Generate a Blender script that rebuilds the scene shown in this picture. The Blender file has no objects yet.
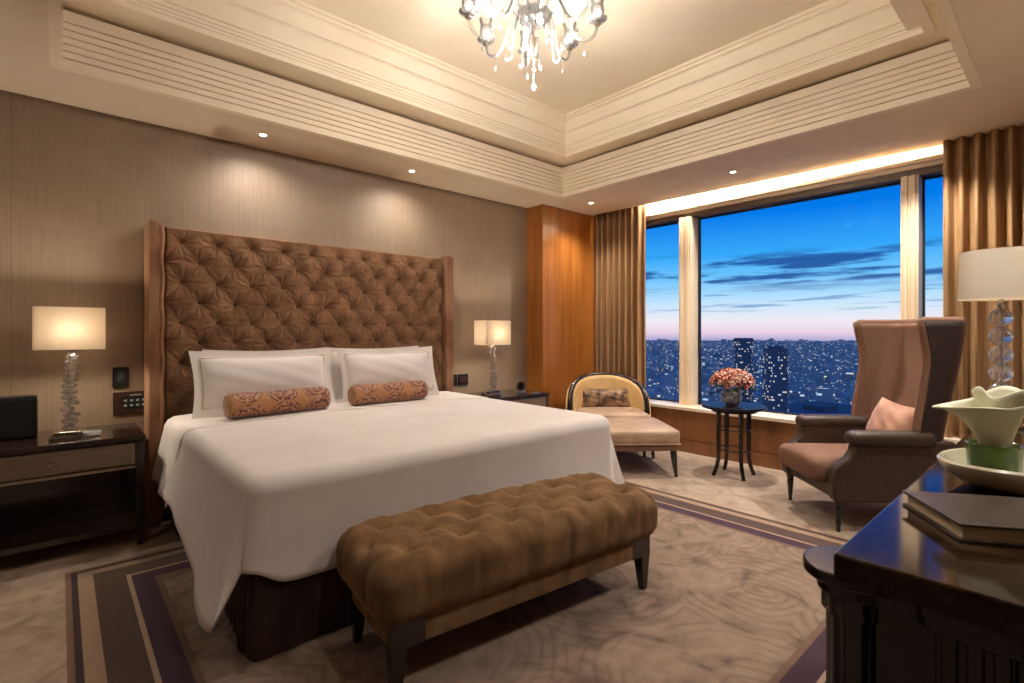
import bpy, bmesh, math, random
import numpy as np
from mathutils import Vector, Matrix
R = math.radians
PI = math.pi
random.seed(7)
SC = bpy.context.scene
COL = SC.collection

# ------------------------------------------------------------------ helpers
def link(o, parent=None):
    COL.objects.link(o)
    if parent is not None:
        o.parent = parent
    return o

def tag(o, label=None, cat=None, group=None, kind=None):
    if label: o['label'] = label
    if cat: o['category'] = cat
    if group: o['group'] = group
    if kind: o['kind'] = kind
    return o

def thing(name, label, cat, loc=(0, 0, 0), rotz=0.0, group=None):
    o = bpy.data.objects.new(name, None)
    o.location = loc
    o.rotation_euler = (0, 0, rotz)
    o.empty_display_size = 0.1
    link(o)
    return tag(o, label, cat, group)

class MB:
    """collects shapes into one mesh"""
    def __init__(s):
        s.v = []; s.f = []
    def add(s, vs, fs):
        n = len(s.v)
        s.v += [tuple(p) for p in vs]
        s.f += [tuple(i + n for i in q) for q in fs]
        return s
    def box(s, x0, x1, y0, y1, z0, z1):
        vs = [(x0,y0,z0),(x1,y0,z0),(x1,y1,z0),(x0,y1,z0),(x0,y0,z1),(x1,y0,z1),(x1,y1,z1),(x0,y1,z1)]
        return s.add(vs, [(0,3,2,1),(4,5,6,7),(0,1,5,4),(1,2,6,5),(2,3,7,6),(3,0,4,7)])
    def prism(s, pts, z0, z1):
        n = len(pts)
        vs = [(x, y, z0) for x, y in pts] + [(x, y, z1) for x, y in pts]
        fs = [tuple(range(n))[::-1], tuple(range(n, 2*n))] + [(i, (i+1) % n, n+(i+1) % n, n+i) for i in range(n)]
        return s.add(vs, fs)
    def extr(s, pts, a0, a1, axis='y'):
        """outline pts (u, z) extruded along an axis"""
        n = len(pts)
        mk = (lambda u, z, a: (u, a, z)) if axis == 'y' else (lambda u, z, a: (a, u, z))
        vs = [mk(u, z, a0) for u, z in pts] + [mk(u, z, a1) for u, z in pts]
        fs = [tuple(range(n))[::-1], tuple(range(n, 2*n))] + [(i, (i+1) % n, n+(i+1) % n, n+i) for i in range(n)]
        return s.add(vs, fs)
    def lathe(s, prof, seg=32, c=(0, 0, 0), flute=0, famp=0.0, a0=0.0):
        vs = []; fs = []; m = len(prof)
        for k in range(seg):
            a = 2*PI*k/seg + a0
            fl = 1 + famp*math.cos(flute*a) if flute else 1
            for r, z in prof:
                vs.append((c[0]+r*fl*math.cos(a), c[1]+r*fl*math.sin(a), c[2]+z))
        for k in range(seg):
            k2 = (k+1) % seg
            for j in range(m-1):
                fs.append((k*m+j, k2*m+j, k2*m+j+1, k*m+j+1))
        if prof[0][0] > 1e-6: fs.append(tuple(k*m for k in range(seg))[::-1])
        if prof[-1][0] > 1e-6: fs.append(tuple(k*m+m-1 for k in range(seg)))
        return s.add(vs, fs)
    def tube(s, path, rad, seg=10, caps=True):
        path = [Vector(p) for p in path]
        n = len(path)
        if not hasattr(rad, '__len__'): rad = [rad]*n
        vs = []; fs = []
        up = None
        for i, p in enumerate(path):
            t = (path[min(i+1, n-1)] - path[max(i-1, 0)]).normalized()
            if up is None:
                up = Vector((0, 0, 1)) if abs(t.z) < .9 else Vector((1, 0, 0))
            u = t.cross(up)
            if u.length < 1e-4: u = t.cross(Vector((0, 1, 0)))
            u.normalize(); w = u.cross(t).normalized(); up = w
            for k in range(seg):
                a = 2*PI*k/seg
                vs.append(p + (u*math.cos(a) + w*math.sin(a))*rad[i])
        for i in range(n-1):
            for k in range(seg):
                k2 = (k+1) % seg
                fs.append((i*seg+k, i*seg+k2, (i+1)*seg+k2, (i+1)*seg+k))
        if caps:
            fs.append(tuple(range(seg))[::-1]); fs.append(tuple((n-1)*seg+k for k in range(seg)))
        return s.add(vs, fs)
    def taper(s, p0, p1, w0, w1, d0=None, d1=None):
        """square bar from p0 (bottom) to p1 (top)"""
        d0 = d0 or w0; d1 = d1 or w1
        vs = []
        for p, w, d in ((p0, w0, d0), (p1, w1, d1)):
            for sx, sy in ((-1,-1),(1,-1),(1,1),(-1,1)):
                vs.append((p[0]+sx*w/2, p[1]+sy*d/2, p[2]))
        return s.add(vs, [(0,3,2,1),(4,5,6,7),(0,1,5,4),(1,2,6,5),(2,3,7,6),(3,0,4,7)])
    def grid(s, nu, nv, fn, closed_u=False):
        vs = []; fs = []
        for i in range(nu):
            for j in range(nv):
                vs.append(fn(i/(nu-1) if not closed_u else i/nu, j/(nv-1)))
        for i in range(nu if closed_u else nu-1):
            for j in range(nv-1):
                i2 = (i+1) % nu
                fs.append((i*nv+j, i2*nv+j, i2*nv+j+1, i*nv+j+1))
        return s.add(vs, fs)
    def ball(s, c, r, seg=16, rings=10, sq=(1, 1, 1)):
        prof = [(max(1e-7, math.sin(PI*k/rings)), -math.cos(PI*k/rings)) for k in range(rings+1)]
        b = MB().lathe(prof, seg)
        return s.add([(c[0]+x*r*sq[0], c[1]+y*r*sq[1], c[2]+z*r*sq[2]) for x, y, z in b.v], b.f)
    def rbox(s, cx, cy, cz, lx, ly, lz, r, res=0.03, disp=None):
        """rounded box made of a fine grid; disp(x, y, z, normal) gives a push along the normal"""
        hx, hy, hz = lx/2, ly/2, lz/2
        r = min(r, hx, hy, hz)
        rng = []
        for h in (hx, hy, hz):
            n = max(2, int(round(2*h/res)))
            rng.append(np.linspace(-h, h, n+1))
        idx = {}; vs = []; fs = []
        def V(x, y, z):
            k = (round(x, 5), round(y, 5), round(z, 5))
            if k in idx: return idx[k]
            q = Vector((max(-hx+r, min(hx-r, x)), max(-hy+r, min(hy-r, y)), max(-hz+r, min(hz-r, z))))
            d = Vector((x, y, z)) - q
            nrm = d.normalized() if d.length > 1e-9 else Vector((0, 0, 1))
            p = q + nrm*r
            if disp: p = p + nrm*disp(p.x, p.y, p.z, nrm)
            idx[k] = len(vs); vs.append((p.x+cx, p.y+cy, p.z+cz)); return idx[k]
        X, Y, Z = rng
        for sgn in (-1, 1):
            for i in range(len(X)-1):
                for j in range(len(Y)-1):
                    q = [V(X[i], Y[j], sgn*hz), V(X[i+1], Y[j], sgn*hz), V(X[i+1], Y[j+1], sgn*hz), V(X[i], Y[j+1], sgn*hz)]
                    fs.append(tuple(q if sgn > 0 else q[::-1]))
                for j in range(len(Z)-1):
                    q = [V(X[i], sgn*hy, Z[j]), V(X[i+1], sgn*hy, Z[j]), V(X[i+1], sgn*hy, Z[j+1]), V(X[i], sgn*hy, Z[j+1])]
                    fs.append(tuple(q if sgn < 0 else q[::-1]))
            for i in range(len(Y)-1):
                for j in range(len(Z)-1):
                    q = [V(sgn*hx, Y[i], Z[j]), V(sgn*hx, Y[i+1], Z[j]), V(sgn*hx, Y[i+1], Z[j+1]), V(sgn*hx, Y[i], Z[j+1])]
                    fs.append(tuple(q if sgn > 0 else q[::-1]))
        return s.add(vs, fs)
    def xf(s, M):
        s.v = [tuple(M @ Vector(p)) for p in s.v]; return s
    def build(s, name, mat, parent=None, bevel=0.0, smooth=38, sub=0, solid=0.0, seg=2):
        me = bpy.data.meshes.new(name)
        me.from_pydata(s.v, [], s.f)
        bm = bmesh.new(); bm.from_mesh(me)
        bmesh.ops.remove_doubles(bm, verts=bm.verts, dist=1e-6)
        bmesh.ops.recalc_face_normals(bm, faces=bm.faces)
        bm.to_mesh(me); bm.free()
        me.polygons.foreach_set('use_smooth', [True]*len(me.polygons))
        me.set_sharp_from_angle(angle=R(smooth))
        me.materials.append(mat)
        o = bpy.data.objects.new(name, me)
        if solid:
            m = o.modifiers.new('solid', 'SOLIDIFY'); m.thickness = solid; m.offset = 0
        if bevel:
            m = o.modifiers.new('bevel', 'BEVEL'); m.width = bevel; m.segments = seg; m.limit_method = 'ANGLE'; m.angle_limit = R(40)
            m.harden_normals = True
        if sub:
            m = o.modifiers.new('sub', 'SUBSURF'); m.levels = sub; m.render_levels = sub
        return link(o, parent)

def struct(name, mb, mat, **k):
    return tag(mb.build(name, mat, **k), kind='structure')

def copy_tree(o, parent=None):
    c = o.copy(); COL.objects.link(c)
    if parent is not None: c.parent = parent
    for ch in [x for x in bpy.data.objects if x.parent == o]:
        copy_tree(ch, c)
    return c

def smoothstep(a, b, x):
    t = max(0.0, min(1.0, (x-a)/(b-a))); return t*t*(3-2*t)

# ------------------------------------------------------------------ materials
class NT:
    def __init__(s, name):
        s.m = bpy.data.materials.new(name); s.m.use_nodes = True
        s.t = s.m.node_tree; s.n = s.t.nodes; s.n.clear()
        s.out = s.n.new('ShaderNodeOutputMaterial')
    def add(s, typ, **k):
        n = s.n.new('ShaderNode'+typ)
        for a, b in k.items():
            if hasattr(n, a) and a not in n.inputs: setattr(n, a, b)
            else: n.inputs[a].default_value = b
        return n
    def l(s, a, b): s.t.links.new(a, b)
    def math(s, op, a, b=None, c=None):
        n = s.n.new('ShaderNodeMath'); n.operation = op
        for i, v in enumerate((a, b, c)):
            if v is None: continue
            if isinstance(v, (int, float)): n.inputs[i].default_value = v
            else: s.l(v, n.inputs[i])
        return n.outputs[0]
    def ramp(s, fac, stops, interp='LINEAR'):
        n = s.n.new('ShaderNodeValToRGB'); r = n.color_ramp; r.interpolation = interp
        while len(r.elements) > 1: r.elements.remove(r.elements[-1])
        r.elements[0].position = stops[0][0]; r.elements[0].color = (*stops[0][1], 1)
        for p, c in stops[1:]:
            e = r.elements.new(p); e.color = (*c, 1)
        s.l(fac, n.inputs[0]); return n.outputs[0]
    def mix(s, fac, a, b, mode='MIX'):
        n = s.n.new('ShaderNodeMix'); n.data_type = 'RGBA'; n.blend_type = mode
        for i, v in ((0, fac), (6, a), (7, b)):
            if isinstance(v, (int, float)): n.inputs[i].default_value = v
            elif isinstance(v, tuple): n.inputs[i].default_value = (*v, 1) if len(v) == 3 else v
            else: s.l(v, n.inputs[i])
        return n.outputs[2]

def srgb(r, g, b):
    f = lambda c: (c/255/12.92) if c/255 <= .04045 else ((c/255+.055)/1.055)**2.4
    return (f(r), f(g), f(b))

def mat(name, col, rough=.5, metal=0., col2=None, scale=20., stretch=(1, 1, 1), bump=0., bscale=None, sheen=0., coat=0.,
        spec=.5, detail=4., contrast=(.35, .65), trans=0., ior=1.45, coords='Object', sheentint=None, alpha=1., bdist=.002):
    t = NT(name)
    p = t.add('BsdfPrincipled')
    p.inputs['Roughness'].default_value = rough; p.inputs['Metallic'].default_value = metal
    p.inputs['Specular IOR Level'].default_value = spec; p.inputs['Coat Weight'].default_value = coat
    p.inputs['Coat Roughness'].default_value = .06
    p.inputs['Sheen Weight'].default_value = sheen; p.inputs['Sheen Roughness'].default_value = .35
    if sheentint: p.inputs['Sheen Tint'].default_value = (*sheentint, 1)
    p.inputs['Transmission Weight'].default_value = trans; p.inputs['IOR'].default_value = ior
    p.inputs['Alpha'].default_value = alpha
    tc = t.add('TexCoord'); mp = t.add('Mapping'); mp.inputs['Scale'].default_value = stretch
    t.l(tc.outputs[coords], mp.inputs[0])
    nz = t.add('TexNoise'); nz.inputs['Scale'].default_value = scale; nz.inputs['Detail'].default_value = detail
    t.l(mp.outputs[0], nz.inputs['Vector'])
    c2 = col2 or tuple(c*.82 for c in col)
    t.l(t.ramp(nz.outputs[0], [(contrast[0], c2), (contrast[1], col)]), p.inputs['Base Color'])
    if bump:
        b = t.add('Bump'); b.inputs['Strength'].default_value = bump; b.inputs['Distance'].default_value = bdist
        n2 = t.add('TexNoise'); n2.inputs['Scale'].default_value = bscale or scale*3; n2.inputs['Detail'].default_value = 3
        t.l(mp.outputs[0], n2.inputs['Vector']); t.l(n2.outputs[0], b.inputs['Height']); t.l(b.outputs[0], p.inputs['Normal'])
    t.l(p.outputs[0], t.out.inputs[0])
    return t.m

def emis(name, col, strength):
    t = NT(name); e = t.add('Emission'); e.inputs[0].default_value = (*col, 1); e.inputs[1].default_value = strength
    t.l(e.outputs[0], t.out.inputs[0]); return t.m

def clear_glass(name, tint=(1, 1, 1), base=.04, body=.0, rough=.02, bodycol=(1, 1, 1), fres=.9, blend=.35):
    t = NT(name)
    lw = t.add('LayerWeight'); lw.inputs[0].default_value = blend
    tr = t.add('BsdfTransparent'); tr.inputs[0].default_value = (*tint, 1)
    gl = t.add('BsdfGlossy'); gl.inputs['Roughness'].default_value = rough
    fac = t.math('ADD', t.math('MULTIPLY', lw.outputs['Fresnel'], fres), base)
    mx = t.add('MixShader'); t.l(fac, mx.inputs[0]); t.l(tr.outputs[0], mx.inputs[1]); t.l(gl.outputs[0], mx.inputs[2])
    last = mx.outputs[0]
    if body:
        df = t.add('BsdfDiffuse'); df.inputs[0].default_value = (*bodycol, 1)
        m2 = t.add('MixShader'); m2.inputs[0].default_value = body
        t.l(last, m2.inputs[1]); t.l(df.outputs[0], m2.inputs[2]); last = m2.outputs[0]
    t.l(last, t.out.inputs[0]); return t.m

def shade_mat(name, col, tcol, k=.5):
    t = NT(name)
    d = t.add('BsdfDiffuse'); d.inputs[0].default_value = (*col, 1)
    tl = t.add('BsdfTranslucent'); tl.inputs[0].default_value = (*tcol, 1)
    tc = t.add('TexCoord'); nz = t.add('TexNoise'); nz.inputs['Scale'].default_value = 300
    t.l(tc.outputs['Object'], nz.inputs['Vector'])
    b = t.add('Bump'); b.inputs['Strength'].default_value = .15; b.inputs['Distance'].default_value = .001
    t.l(nz.outputs[0], b.inputs['Height']); t.l(b.outputs[0], d.inputs['Normal'])
    m = t.add('MixShader'); m.inputs[0].default_value = k
    t.l(d.outputs[0], m.inputs[1]); t.l(tl.outputs[0], m.inputs[2]); t.l(m.outputs[0], t.out.inputs[0])
    return t.m

def wood(name, c1, c2, rough=.3, coat=.3, stretch=(6, 6, .6), scale=4.):
    t = NT(name); p = t.add('BsdfPrincipled'); p.inputs['Roughness'].default_value = rough
    p.inputs['Coat Weight'].default_value = coat; p.inputs['Coat Roughness'].default_value = .12
    tc = t.add('TexCoord'); mp = t.add('Mapping'); mp.inputs['Scale'].default_value = stretch
    t.l(tc.outputs['Object'], mp.inputs[0])
    n = t.add('TexNoise'); n.inputs['Scale'].default_value = scale; n.inputs['Detail'].default_value = 6; n.inputs['Distortion'].default_value = .6
    t.l(mp.outputs[0], n.inputs['Vector'])
    t.l(t.ramp(n.outputs[0], [(.3, c1), (.5, tuple((a+b)/2 for a, b in zip(c1, c2))), (.7, c2)]), p.inputs['Base Color'])
    t.l(p.outputs[0], t.out.inputs[0]); return t.m

M = {}
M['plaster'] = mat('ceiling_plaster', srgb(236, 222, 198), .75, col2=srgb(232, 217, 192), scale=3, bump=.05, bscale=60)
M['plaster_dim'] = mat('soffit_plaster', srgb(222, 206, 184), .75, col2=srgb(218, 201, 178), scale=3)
M['white_gloss'] = mat('window_frame_paint', srgb(226, 205, 172), .4, col2=srgb(218, 196, 162), scale=2)
M['sill'] = mat('sill_stone', srgb(235, 218, 192), .25, col2=srgb(225, 205, 178), scale=5)
M['dark_frame'] = mat('window_dark_frame', srgb(96, 80, 62), .4, metal=.3)
M['gasket'] = mat('black_gasket', srgb(18, 20, 26), .5)
M['column'] = wood('cherry_veneer', srgb(138, 80, 30), srgb(170, 108, 48), .28, .4, (5, 5, .35), 3.)
M['kneewood'] = wood('knee_wall_veneer', srgb(118, 74, 40), srgb(142, 94, 56), .32, .3, (5, 3, .6), 2.5)
M['darkwood'] = wood('dark_lacquered_wood', srgb(26, 16, 13), srgb(46, 29, 22), .16, .6)
M['dresserwood'] = wood('espresso_lacquer', srgb(7, 3, 2), srgb(16, 7, 6), .22, .12)
M['velvet'] = mat('brown_velvet', srgb(136, 103, 78), .85, spec=.15, col2=srgb(108, 79, 57), scale=9, bump=.25, bscale=40, sheen=.5, sheentint=srgb(235, 190, 150), contrast=(.3, .7), bdist=.004)
M['velvet_wing'] = mat('rose_brown_velvet', srgb(150, 112, 84), .75, col2=srgb(112, 70, 48), scale=5, stretch=(1, 1, .6), bump=.1, bscale=60, sheen=.6, sheentint=srgb(240, 200, 165))
M['bench'] = mat('olive_brown_velvet', srgb(124, 95, 65), .85, spec=.15, col2=srgb(94, 69, 44), scale=12, stretch=(1, 1, .5), bump=.25, bscale=60, sheen=.25, sheentint=srgb(225, 195, 155), bdist=.003)
M['linen'] = mat('white_linen', srgb(238, 232, 226), .8, col2=srgb(232, 225, 218), scale=4, bump=.08, bscale=9, bdist=.01, sheen=.1)
M['linen_trim'] = mat('cream_trim', srgb(212, 190, 160), .7)
M['skirt'] = mat('bed_skirt_fabric', srgb(60, 38, 26), .8, col2=srgb(44, 27, 18), scale=14, stretch=(1, 1, .2), sheen=.15)
M['mattress'] = mat('mattress_ticking', srgb(225, 218, 208), .8)
M['silver'] = mat('brushed_silver', srgb(190, 180, 165), .3, metal=1, scale=60)
M['chrome'] = mat('polished_chrome', srgb(225, 222, 215), .08, metal=1)
M['greywood'] = mat('silver_grey_lacquer', srgb(128, 112, 92), .32, col2=srgb(116, 100, 82), scale=6, stretch=(1, 6, 6), coat=.3, metal=.25)
M['black'] = mat('black_plastic', srgb(18, 17, 17), .35)
M['screen'] = mat('grey_screen', srgb(70, 80, 74), .15)
M['panelbrown'] = mat('brown_switch_plate', srgb(60, 36, 26), .3)
M['key'] = mat('pale_key', srgb(150, 165, 160), .4)
def crystal():
    t = NT('cut_crystal'); g = t.add('BsdfGlass'); g.inputs['Roughness'].default_value = .04; g.inputs['IOR'].default_value = 1.45
    tr = t.add('BsdfTransparent'); d = t.add('BsdfDiffuse'); d.inputs[0].default_value = (1, .96, .9, 1)
    tl = t.add('BsdfTranslucent'); tl.inputs[0].default_value = (1, .96, .9, 1)
    a = t.add('MixShader'); a.inputs[0].default_value = .5; t.l(d.outputs[0], a.inputs[1]); t.l(tl.outputs[0], a.inputs[2])
    b = t.add('MixShader'); b.inputs[0].default_value = .25; t.l(g.outputs[0], b.inputs[1]); t.l(tr.outputs[0], b.inputs[2])
    c = t.add('MixShader'); c.inputs[0].default_value = .17; t.l(b.outputs[0], c.inputs[1]); t.l(a.outputs[0], c.inputs[2])
    t.l(c.outputs[0], t.out.inputs[0]); return t.m
M['crystal'] = crystal()
M['shade'] = shade_mat('lit_linen_shade', srgb(240, 228, 208), srgb(255, 246, 232), .75)
M['shade2'] = shade_mat('cream_drum_shade', srgb(226, 216, 196), srgb(235, 215, 180), .07)
def bulbmat():
    t = NT('frosted_bulb'); e = t.add('Emission'); e.inputs[0].default_value = (1, .85, .64, 1); e.inputs[1].default_value = 6
    tr = t.add('BsdfTransparent'); m = t.add('MixShader'); m.inputs[0].default_value = .8
    t.l(e.outputs[0], m.inputs[1]); t.l(tr.outputs[0], m.inputs[2]); t.l(m.outputs[0], t.out.inputs[0]); return t.m
M['bulb'] = bulbmat()
M['downlight'] = emis('downlight_lens', (1, .9, .74), 14)
M['candle'] = emis('chandelier_bulb', (1, .9, .76), 1.6)
M['glass'] = clear_glass('chandelier_glass', (.97, .97, .96), .14, .05, .12, (1, .98, .95))
M['vaseglass'] = clear_glass('vase_glass', (.97, .98, 1), .12, .35)
M['pane'] = clear_glass('window_glass', (.98, .99, 1), .0, fres=.05, blend=.12)
M['pewter'] = mat('pewter', srgb(130, 118, 105), .3, metal=.8)
M['chair_in'] = mat('rust_brown_fabric', srgb(122, 88, 68), .8, col2=srgb(104, 72, 54), scale=90, bump=.2, bscale=200, sheen=.15, sheentint=srgb(220, 180, 150))
M['chair_out'] = mat('dark_brown_leather', srgb(66, 50, 42), .38, col2=srgb(54, 40, 33), scale=40, bump=.08, bscale=150)
M['chair_wing_out'] = mat('dark_wine_velvet', srgb(44, 28, 24), .6, col2=srgb(34, 21, 18), scale=14, sheen=.3, sheentint=srgb(160, 110, 90))
M['salmon'] = mat('salmon_silk', srgb(190, 144, 120), .5, col2=srgb(176, 130, 106), scale=5, sheen=.3)
M['taupe'] = mat('taupe_satin', srgb(186, 158, 132), .5, col2=srgb(164, 136, 110), scale=6, sheen=.3, sheentint=srgb(240, 210, 180))
M['creamback'] = mat('cream_velvet', srgb(214, 178, 120), .55, col2=srgb(196, 158, 100), scale=4, sheen=.3)
M['legdark'] = mat('ebony_leg', srgb(30, 20, 16), .25, coat=.5)
M['tablet'] = mat('black_lacquer_table', srgb(20, 20, 28), .35, spec=.25)
M['marble_white'] = mat('cream_ceramic', srgb(222, 218, 190), .22, col2=srgb(214, 208, 180), scale=3, coat=.4)
M['lilywhite'] = mat('lily_petal', srgb(235, 232, 208), .5, col2=srgb(222, 222, 190), scale=8)
M['green'] = mat('green_vase_glass', srgb(76, 108, 24), .15, col2=srgb(52, 84, 14), scale=12, coat=.6)
M['leaf'] = mat('leaf_green', srgb(74, 84, 40), .5, col2=srgb(52, 60, 28), scale=30)
M['yellowgreen'] = mat('lily_spadix', srgb(190, 190, 50), .5)
M['album'] = mat('dark_leather_cover', srgb(68, 56, 49), .32, col2=srgb(48, 38, 33), scale=60, bump=.1, bscale=200)
M['pages'] = mat('cream_pages', srgb(205, 190, 155), .7, stretch=(1, 1, 60), scale=8)
M['roses'] = [mat('rose_%s' % n, c, .6, col2=tuple(x*.7 for x in c), scale=30) for n, c in
              (('coral', srgb(228, 158, 136)), ('blush', srgb(240, 196, 174)), ('dusty', srgb(206, 120, 106)))]

# silky wallpaper with vertical streaks and soft mottling
def wallpaper():
    t = NT('taupe_silk_wallpaper'); p = t.add('BsdfPrincipled')
    tc = t.add('TexCoord')
    m1 = t.add('Mapping'); m1.inputs['Scale'].default_value = (14, 14, .5); t.l(tc.outputs['Object'], m1.inputs[0])
    m2 = t.add('Mapping'); m2.inputs['Scale'].default_value = (.8, .8, 20); t.l(tc.outputs['Object'], m2.inputs[0])
    n1 = t.add('TexNoise', ); n1.inputs['Scale'].default_value = 6; n1.inputs['Detail'].default_value = 5; t.l(m1.outputs[0], n1.inputs['Vector'])
    n2 = t.add('TexNoise'); n2.inputs['Scale'].default_value = 5; n2.inputs['Detail'].default_value = 5; t.l(m2.outputs[0], n2.inputs['Vector'])
    n3 = t.add('TexNoise'); n3.inputs['Scale'].default_value = 1.6; n3.inputs['Detail'].default_value = 3; t.l(tc.outputs['Object'], n3.inputs['Vector'])
    f = t.math('ADD', t.math('MULTIPLY', n1.outputs[0], .4), t.math('ADD', t.math('MULTIPLY', n2.outputs[0], .15), t.math('MULTIPLY', n3.outputs[0], .45)))
    c = t.ramp(f, [(.36, srgb(124, 104, 84)), (.5, srgb(134, 114, 93)), (.64, srgb(144, 124, 102))])
    # panel seams of the wallcovering every 1.1 m
    sx = t.add('SeparateXYZ'); t.l(tc.outputs['Object'], sx.inputs[0])
    fr = t.math('FRACT', t.math('MULTIPLY', t.math('ADD', sx.outputs[0], 20.75), 1/1.08))
    seam = t.math('LESS_THAN', fr, .006)
    c = t.mix(t.math('MULTIPLY', seam, .35), c, srgb(86, 70, 54))
    t.l(c, p.inputs['Base Color']); p.inputs['Roughness'].default_value = .55
    p.inputs['Sheen Weight'].default_value = .15
    b = t.add('Bump'); b.inputs['Strength'].default_value = .15; b.inputs['Distance'].default_value = .002
    t.l(f, b.inputs['Height']); t.l(b.outputs[0], p.inputs['Normal'])
    t.l(p.outputs[0], t.out.inputs[0]); return t.m
M['wallpaper'] = wallpaper()

def carpet():
    t = NT('patterned_carpet'); p = t.add('BsdfPrincipled'); p.inputs['Roughness'].default_value = .95
    p.inputs['Specular IOR Level'].default_value = .1
    p.inputs['Sheen Weight'].default_value = .2
    tc = t.add('TexCoord'); s = t.add('SeparateXYZ'); t.l(tc.outputs['Object'], s.inputs[0])
    X, Y = s.outputs[0], s.outputs[1]
    d = t.math('MINIMUM', t.math('MINIMUM', t.math('SUBTRACT', X, .02), t.math('SUBTRACT', 3.70, X)),
               t.math('MINIMUM', t.math('SUBTRACT', Y, .39), t.math('SUBTRACT', 3.65, Y)))
    # combed arcs: rings round scattered centres
    nzd = t.add('TexNoise'); nzd.inputs['Scale'].default_value = 3.; t.l(tc.outputs['Object'], nzd.inputs['Vector'])
    wv = t.add('VectorMath', operation='SCALE'); t.l(nzd.outputs['Color'], wv.inputs[0]); wv.inputs['Scale'].default_value = .12
    av = t.add('VectorMath', operation='ADD'); t.l(tc.outputs['Object'], av.inputs[0]); t.l(wv.outputs[0], av.inputs[1])
    vo = t.add('TexVoronoi'); vo.voronoi_dimensions = '2D'; vo.inputs['Scale'].default_value = 1.35; t.l(av.outputs[0], vo.inputs['Vector'])
    ring = t.math('MULTIPLY', t.math('ADD', t.math('SINE', t.math('MULTIPLY', vo.outputs['Distance'], 84.)), 1.), .5)
    ring = t.math('POWER', ring, 3.)
    nm = t.add('TexNoise'); nm.inputs['Scale'].default_value = 2.2; t.l(tc.outputs['Object'], nm.inputs['Vector'])
    mask = t.math('MULTIPLY', t.math('SMOOTH_MIN', 1., t.math('MAXIMUM', 0., t.math('MULTIPLY', t.math('SUBTRACT', nm.outputs[0], .38), 6.)), .1), 1.)
    streak = t.add('TexNoise'); streak.inputs['Scale'].default_value = 4.5; streak.inputs['Detail'].default_value = 6; streak.inputs['Distortion'].default_value = 1.5
    t.l(av.outputs[0], streak.inputs['Vector'])
    fieldc = t.ramp(streak.outputs[0], [(.30, srgb(98, 80, 66)), (.45, srgb(132, 111, 94)), (.62, srgb(147, 125, 107)), (.8, srgb(160, 138, 120))])
    fieldc = t.mix(t.math('MULTIPLY', t.math('MULTIPLY', ring, mask), .42), fieldc, srgb(98, 76, 60))
    outc = t.ramp(streak.outputs[0], [(.28, srgb(136, 115, 96)), (.5, srgb(166, 144, 123)), (.72, srgb(180, 160, 138))])
    k = 1/.5
    bands = t.ramp(t.math('MULTIPLY', d, k), [(0., srgb(120, 92, 72)), (.022*k, srgb(58, 38, 42)), (.047*k, srgb(158, 132, 108)), (.11*k, srgb(80, 61, 53)),
                   (.244*k, srgb(166, 140, 116)), (.263*k, srgb(62, 40, 54)), (.356*k, srgb(112, 86, 70)), (.385*k, (1, 1, 1))], 'CONSTANT')
    tn = t.add('TexNoise'); tn.inputs['Scale'].default_value = 260; t.l(tc.outputs['Object'], tn.inputs['Vector'])
    tn2 = t.add('TexNoise'); tn2.inputs['Scale'].default_value = 14; tn2.inputs['Detail'].default_value = 5; t.l(tc.outputs['Object'], tn2.inputs['Vector'])
    infield = t.math('GREATER_THAN', d, .385); inside = t.math('GREATER_THAN', d, 0.)
    c = t.mix(infield, bands, fieldc)
    c = t.mix(inside, outc, c)
    c = t.mix(t.math('MULTIPLY', tn.outputs[0], .45), c, (.25, .2, .16), 'MULTIPLY')
    c = t.mix(.35, c, t.ramp(tn2.outputs[0], [(.3, (.45, .45, .45)), (.7, (.8, .8, .8))]), 'SOFT_LIGHT')
    t.l(c, p.inputs['Base Color'])
    b = t.add('Bump'); b.inputs['Strength'].default_value = .5; b.inputs['Distance'].default_value = .006
    h = t.math('ADD', t.math('MULTIPLY', tn.outputs[0], .6), t.math('MULTIPLY', t.math('MULTIPLY', ring, infield), -.6))
    t.l(h, b.inputs['Height']); t.l(b.outputs[0], p.inputs['Normal'])
    t.l(p.outputs[0], t.out.inputs[0]); return t.m
M['carpet'] = carpet()

def curtain_mat(name, c1, c2):
    return mat(name, c1, .55, col2=c2, scale=5, stretch=(14, 14, .4), bump=.06, bscale=30, sheen=.25, sheentint=srgb(250, 215, 160))
M['curtain'] = curtain_mat('bronze_silk_curtain', srgb(160, 124, 84), srgb(128, 95, 62))

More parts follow.
